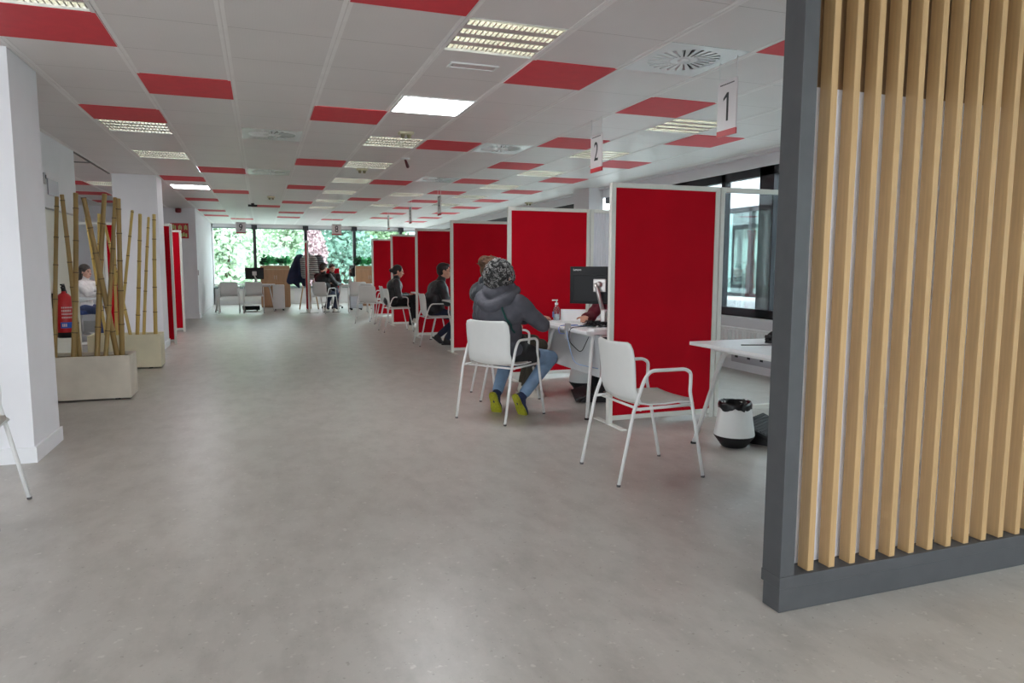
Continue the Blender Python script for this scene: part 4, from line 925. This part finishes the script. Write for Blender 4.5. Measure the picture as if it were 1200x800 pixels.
    for s in (-1, 1):
        el, wr = arms[s]; j.cap(nb-sd2*.09*S, sh[s], .07*S, .072*S*g**.5).cap(sh[s], el, .072*S*g**.5, .056*S*g**.5).cap(el, el+(wr-el)*.96, .056*S*g**.5, .040*S)
    jk = voxel(j, mats.get('jname', 'jacket'), .011, 5, mats['jacket'], r, noise=(.06, .018))
    # ---- trousers
    t = MB(); t.ell(Pv+Vector((0, 0, -.0)), (.14*S, .17*S, .088*S))
    for s in (-1, 1):
        hip, kn, an = legs[s]; t.cap(hip, kn, .083*S, .066*S).cap(kn, kn+(an-kn)*.93, .064*S, .048*S)
    voxel(t, 'trousers', .010, 4, mats['trousers'], r, noise=(.07, .008))
    # ---- shoes
    for k, s in enumerate((1, -1)):
        hip, kn, an = legs[s]; fp = footpitch[k]; ty = (toe[k] if toe else s*.15); fd = Vector((math.cos(ty)*math.cos(fp), math.sin(ty)*math.cos(fp), -math.sin(fp))); fu = Vector((0, 0, 1)) if abs(fd.z) < .99 else Vector((-1, 0, 0)); fl_ = fu.cross(fd).normalized(); fu = fd.cross(fl_)
        RF = Matrix((fd, fl_, fu)).transposed(); A = an-fu*.045*S
        q = MB().ell(A+fd*.02-fu*.0, (.075*S, .040*S, .048*S), RF).ell(A+fd*.10-fu*.012, (.085*S, .045*S, .034*S), RF).cap(an+fu*.01, an-fu*.02, .040*S, .042*S)
        so = voxel(q, 'shoe', .008, 3, mats['shoes'], r)
        sm = MB()
        outl = [(-.062, .026), (-.03, .034), (.03, .034), (.09, .046), (.14, .043), (.175, .028), (.188, 0), (.175, -.028), (.14, -.043), (.09, -.046), (.03, -.034), (-.03, -.034), (-.062, -.026), (-.07, 0)]
        vs = [A+RF @ (Vector((a, b_, zz))*S) for zz in (-.046, -.024) for a, b_ in outl]; n = len(outl)
        sm.add(vs, [tuple(range(n)), tuple(range(2*n-1, n-1, -1))]+[(i, (i+1) % n, n+(i+1) % n, n+i) for i in range(n)]); sm.build('sole', mats.get('sole', M_blk2), so)
    # ---- hair
    hm = mats['hair']; hb_ = MB()
    if hair in ('short', 'bun', 'updo'):
        hb_.ell(H(-.022, 0, .042), (.098*S, .084*S, .092*S), RH, 20, 14).ell(H(-.052, 0, .0), (.066*S, .078*S, .078*S), RH)
        if hair == 'short': hb_.ell(H(.035, 0, .088), (.05*S, .06*S, .035*S), RH)
        else:
            for s in (-1, 1): hb_.ell(H(.005, s*.06, .045), (.06*S, .026*S, .055*S), RH)
        if hair == 'bun': hb_.ell(H(-.135, 0, .005), (.042*S, .045*S, .042*S), RH)
        if hair == 'updo':
            hb_.ell(H(-.085, .0, .07), (.06*S, .065*S, .06*S), RH)
            rn = random.Random(4)
            for _ in range(26): a = H(-.10+rn.uniform(-.04, .04)+.02, rn.uniform(-.06, .06), .07+rn.uniform(-.04, .05)); hb_.cap(a, a+Vector((rn.uniform(-.05, .05), rn.uniform(-.05, .05), rn.uniform(-.02, .05))), .010, .004, 6)
        voxel(hb_, 'hair', .006, 1, hm, r, noise=(.02, .006))
    elif hair == 'long':
        hb_.ell(H(-.022, 0, .042), (.100*S, .086*S, .094*S), RH, 20, 14).cap(H(-.06, 0, .0), H(-.075, 0, -.16), .075*S, .05*S)
        for s in (-1, 1): hb_.cap(H(-.02, s*.07, .02), H(-.03, s*.068, -.12), .028*S, .022*S)
        voxel(hb_, 'hair', .006, 1, hm, r, noise=(.025, .01))
    elif hair == 'curly':
        hb_.ell(H(-.035, 0, .035), (.105*S, .098*S, .098*S), RH, 20, 14).ell(H(-.07, 0, -.05), (.075*S, .105*S, .075*S), RH)
        voxel(hb_, 'hair', .007, 1, hm, r, noise=(.02, .016)); cu = MB(); cu2 = MB(); rn = random.Random(9)
        for _ in range(760):
            th = rn.uniform(0, 2*PI); ph = math.acos(rn.uniform(-.9, 1)); nrm = Vector((math.sin(ph)*math.cos(th), math.sin(ph)*math.sin(th), math.cos(ph)))
            if nrm.x > .55 and nrm.z < .75: continue
            wd_ = (1.14 if nrm.z < .1 else 1.14-.26*nrm.z); c = H(-.045+nrm.x*.112, nrm.y*.112*wd_, .0+nrm.z*.128+rn.uniform(-.006, .008)); nn = RH @ nrm; t1 = nn.orthogonal().normalized(); t2 = nn.cross(t1); R_ = rn.uniform(.009, .016); a0 = rn.uniform(0, 6)
            tl = rn.uniform(-.5, .5)
            (cu if rn.random() < .55 else cu2).tube([c+(t1*math.cos(a0+k*.9)+(t2*math.cos(tl)+nn*math.sin(tl))*math.sin(a0+k*.9))*R_*(1-.06*k)+nn*.002*k for k in range(7)], [.0042, .0042, .004, .0038, .0034, .003, .001], 5, caps=False)
        cu.build('light_curls', mats['curl'], r); cu2.build('dark_curls', hm, r)
    if face:
        e = MB()
        for s in (-1, 1): e.ell(H(.080, s*.031, .004), (.007*S, .012*S, .006*S), RH, 10, 6)
        e.build('eyes', mat('eye_dark', rgb(40, 30, 28), .2), r)
        e = MB()
        for s in (-1, 1): e.tube([H(.087, s*.016, .026), H(.087, s*.034, .031), H(.074, s*.052, .024)], .0035*S, 6)
        e.build('eyebrows', hm, r); MB().tube([H(.092, -.022, -.068), H(.099, 0, -.067), H(.092, .022, -.068)], .0035*S, 6).build('lips', mat('lip', rgb(176, 96, 92), .5), r)
    if glasses:
        e = MB(); M_gl = M_black
        for s in (-1, 1):
            pts = [H(.104, s*.033+.021*math.cos(k*PI/6), .003+.015*math.sin(k*PI/6)) for k in range(13)]; e.tube(pts, .0016, 5, caps=False); e.tube([H(.103, s*.054, .006), H(.05, s*.078, .006), H(-.005, s*.084, .002)], .0018, 5)
        e.tube([H(.105, -.012, .006), H(.108, 0, .008), H(.105, .012, .006)], .0016, 5); e.build('glasses', M_gl, r)
    r['_h'] = 0; del r['_h']
    return r, dict(H=H, nb=nb, mid=mid, Pv=Pv, sh=sh, arms=arms, RH=RH, sd=sd, sd2=sd2, S=S, legs=legs)
def cloth(name, c, s=10, rough=.8, b=.5, st=(1, 1, 1)): return mat(name, c, rough, noise=(s, .18, st), bump=(s*1.5, b, st))
M_jeans = cloth('denim_light', rgb(124, 150, 178), 14); M_blackc = cloth('black_nylon', rgb(34, 34, 38), 9, .5, .7); M_slate = cloth('slate_shell', rgb(82, 82, 90), 12, .75, .6); M_dkblue = cloth('dark_denim', rgb(34, 42, 66), 14)
M_brownh = mat('hair_brown', rgb(88, 60, 40), .6, noise=(30, .4, (1, 1, .4))); M_blackh = mat('hair_black', rgb(26, 22, 22), .45, noise=(30, .3, (1, 1, .4))); M_dbr = mat('hair_dark_brown', rgb(58, 44, 36), .55, noise=(30, .4, A1)); M_greyh = mat('hair_grey_base', rgb(58, 56, 56), .7, noise=(40, .5, A1)); M_curl = mat('hair_grey_curl', rgb(150, 148, 146), .55, noise=(28, .6, A1))
M_shoe_navy = mat('shoe_navy', rgb(34, 44, 78), .7); M_sole_y = mat('sole_yellow', rgb(168, 168, 40), .55, noise=(60, .2, A1), bump=(70, .6, A1)); M_shoe_w = mat('shoe_white', rgb(214, 208, 196), .6); M_shoe_b = mat('shoe_black', rgb(24, 24, 26), .5)
M_olive = cloth('olive_trousers', rgb(70, 64, 52), 14)
# 1: grey-haired visitor, back to us
a35 = math.radians(35)
p1, K = person(1.61+.285*math.cos(a35), 5.29+.285*math.sin(a35), a35, 'person with curly grey hair, slate jacket and jeans, seated with back to the camera',
    dict(jacket=M_slate, trousers=M_jeans, shoes=M_shoe_navy, sole=M_sole_y, hair=M_greyh, curl=M_curl), lean=-.16, slump=.26, sc=1.0, head=(.05, -.25), hair='curly', girth=1.22,
    hands=[(.32, .18, .74), (.36, -.14, .77)], feet=[(.10, .12, .165), (.14, -.12, .165)], elbow=[(-.5, 1, -.6), (-.1, -1, -.7)], footpitch=(1.05, 1.05), toe=(.25, -.12), kneeout=.35)
S = K['S']; nb = K['nb']
hd = MB()
for k in range(15):
    t = PI*.5+PI*(k/14)+0; c = nb+Vector((math.cos(t)*.085-.05, math.sin(t)*.125 if False else 0, 0))
def drape(mb, nb, pts, r):
    P_ = arc([nb+Vector(p) for p in pts], 6, .12); n = len(P_)
    for k, (a, b) in enumerate(zip(P_, P_[1:])):
        f = lambda q: r*(.72+.28*math.sin(PI*q/(n-1))); mb.cap(a, b, f(k), f(k+1), 12)
drape(hd, nb, [(.03, .13, .035), (-.09, .15, -.02), (-.155, .0, -.115), (-.09, -.15, -.02), (.03, -.13, .035)], .058)
drape(hd, nb, [(.02, .10, .07), (-.08, .09, .045), (-.125, .0, .0), (-.08, -.09, .045), (.02, -.10, .07)], .046)
voxel(hd, 'hood', .009, 1, M_slate, p1, noise=(.05, .012))
sk_ = MB().ell(K['Pv']+Vector((.03, 0, .03)), (.165, .215, .135)).ell(K['Pv']+Vector((.04, 0, .07)), (.175, .205, .12))
for s in (1, -1): sk_.cap(K['legs'][s][0], K['legs'][s][0]*.55+K['legs'][s][1]*.45, .105, .098)
voxel(sk_, 'jacket_skirt', .010, 5, cloth('black_lower', rgb(30, 30, 32), 9, .6), p1, noise=(.08, .01), label='black lower part of the jacket')
mb = MB(); pts = [K['sh'][1]+Vector((-.075, -.09, .06)), K['mid']+Vector((-.150, .0, .12)), K['mid']+Vector((-.165, -.10, -.0)), K['Pv']+Vector((-.135, -.20, .12))]
from mathutils.bvhtree import BVHTree
jk = [c for c in kids(p1) if c.name.startswith('jacket')][0]; bv = BVHTree.FromPolygons([v.co.copy() for v in jk.data.vertices], [tuple(f.vertices) for f in jk.data.polygons])
pts = []
for k in range(14):
    f = k/13; h_ = bv.ray_cast(Vector((-1, -.09-.14*f, nb.z-.02-.40*f)), Vector((1, 0, 0)))[0]
    if h_: pts.append(h_+Vector((-.004, 0, 0)))
mb.tube(pts, .009, 6).build('bag_strap', mat('strap_teal', rgb(16, 70, 66), .7), p1, label='teal strap across the back')
MB().tube([nb+Vector((-.03, -.05, .035)), nb+Vector((-.062, 0, .028)), nb+Vector((-.03, .05, .035))], .016, 8).build('scarf', mat('scarf_plum', rgb(110, 30, 52), .8), p1)
# 2: visitor partly hidden
p2, K2 = person(2.04, 6.33, math.radians(-6), 'person with upswept brown hair in a dark hooded jacket, mostly hidden behind the grey-haired visitor',
    dict(jacket=cloth('charcoal_quilt', rgb(58, 62, 68), 9, .45, .8), trousers=M_olive, shoes=M_shoe_w, sole=M_shoe_w, hair=M_brownh), lean=.0, sc=1.05, head=(.1, -.1), hair='updo', girth=1.1,
    hands=[(.43, .16, .755), (.44, -.10, .755)], feet=[(.34, .12, .085), (.30, -.12, .085)], kneeout=.1)
hd = MB(); drape(hd, K2['nb'], [(.02, .14, .03), (-.09, .17, -.01), (-.15, .0, -.08), (-.09, -.17, -.01), (.02, -.14, .03)], .075); drape(hd, K2['nb'], [(.0, .12, .09), (-.10, .0, .05), (.0, -.12, .09)], .05)
voxel(hd, 'hood', .010, 1, MATS['charcoal_quilt'], p2, noise=(.05, .014))
# 3: clerk behind the monitor
person(3.30, 6.10, math.radians(-140), 'clerk in a burgundy top, only hands and sleeve visible below the monitor', dict(jacket=cloth('burgundy_knit', rgb(104, 16, 36), 12), trousers=M_blackc, shoes=M_shoe_b, hair=M_dbr, jname='sweater'),
    lean=.18, sc=.97, hands=[(.52, .16, .77), (.52, -.16, .77)], feet=[(.35, .12, .085), (.35, -.12, .085)], hair='short', elbow=[(-.2, .5, -1), (-.2, -.5, -1)])
# 4: man with glasses
person(2.53, 10.86, math.radians(-8), 'man with short dark hair and glasses in a black jacket, seated in profile', dict(jacket=M_blackc, trousers=M_dkblue, shoes=M_shoe_b, hair=M_blackh), lean=.22, slump=.12, sc=1.02, head=(-.12, -.0),
    hands=[(.40, .10, .72), (.42, -.10, .71)], feet=[(.10, .10, .13), (.20, -.10, .085)], footpitch=(.7, .1), girth=1.28, glasses=True, kneeout=.1)
r = empty('smartphone', (3.0, 10.78, .735), .2); tag(r, 'pale phone held by the man with glasses', 'phone'); M = Matrix.Translation((0, 0, .03)) @ Matrix.Rotation(-.6, 4, 'Y')
MB().rbox(-.07, .07, -.036, .036, -.004, .004, .003, M).build('case', M_silver, r); MB().box(-.065, .065, -.033, .033, .004, .0045, M).build('screen', mat('phone_screen', rgb(200, 206, 216), .2), r)
# 5: woman with a bun
person(2.32, 13.34, math.radians(-4), 'woman with dark hair in a bun and a black jacket, seated in profile', dict(jacket=cloth('black_leather', rgb(38, 40, 42), 8, .42, .8), trousers=cloth('black_trousers', rgb(26, 26, 30), 12), shoes=M_shoe_w, sole=M_shoe_w, hair=M_blackh),
    lean=.14, slump=.10, sc=.97, head=(-.1, -.12), hair='bun', girth=1.2, hands=[(.28, .07, .69), (.30, -.06, .69)], feet=[(.36, .06, .09), (.44, -.08, .24)], footpitch=(0, .3), kneeout=.05)
# 6, 7: desk 8
a48 = math.radians(48)
person(1.30+.32*math.cos(a48), 18.84+.28*math.sin(a48), a48, 'person in a black padded jacket leaning on desk 8, back to the camera', dict(jacket=cloth('black_padded', rgb(30, 32, 32), 8, .5, .8), trousers=M_dkblue, shoes=M_shoe_w, hair=M_dbr),
    lean=-.05, slump=.2, sc=1.02, head=(-.2, -.25), hair='short', girth=1.3, hands=[(.44, .15, .755), (.46, -.22, .755)], feet=[(.22, .10, .085), (.28, -.14, .085)])
person(1.92, 20.95, math.radians(-95), 'man with short brown hair in a dark sweater, seated facing us at desk 8', dict(jacket=cloth('brown_knit', rgb(52, 44, 44), 12), trousers=M_dkblue, shoes=M_shoe_b, hair=M_dbr, jname='sweater'),
    lean=.25, sc=1.02, head=(.5, -.2), hair='short', hands=[(.52, .12, .755), (.50, -.20, .755)], feet=[(.30, .12, .085), (.35, -.12, .085)])
# 8: woman on the left
person(-2.80, 13.42, -.45, 'woman with dark curly hair and a white blouse working left behind the bamboo', dict(jacket=cloth('white_blouse', rgb(226, 218, 214), 12), trousers=cloth('blue_trousers', rgb(52, 70, 120), 12), shoes=M_shoe_b, hair=M_dbr, jname='blouse'),
    lean=.10, sc=.95, head=(-.05, -.08), hair='long', hands=[(.46, .12, .765), (.46, -.10, .765)], feet=[(.40, .12, .085), (.40, -.12, .085)])
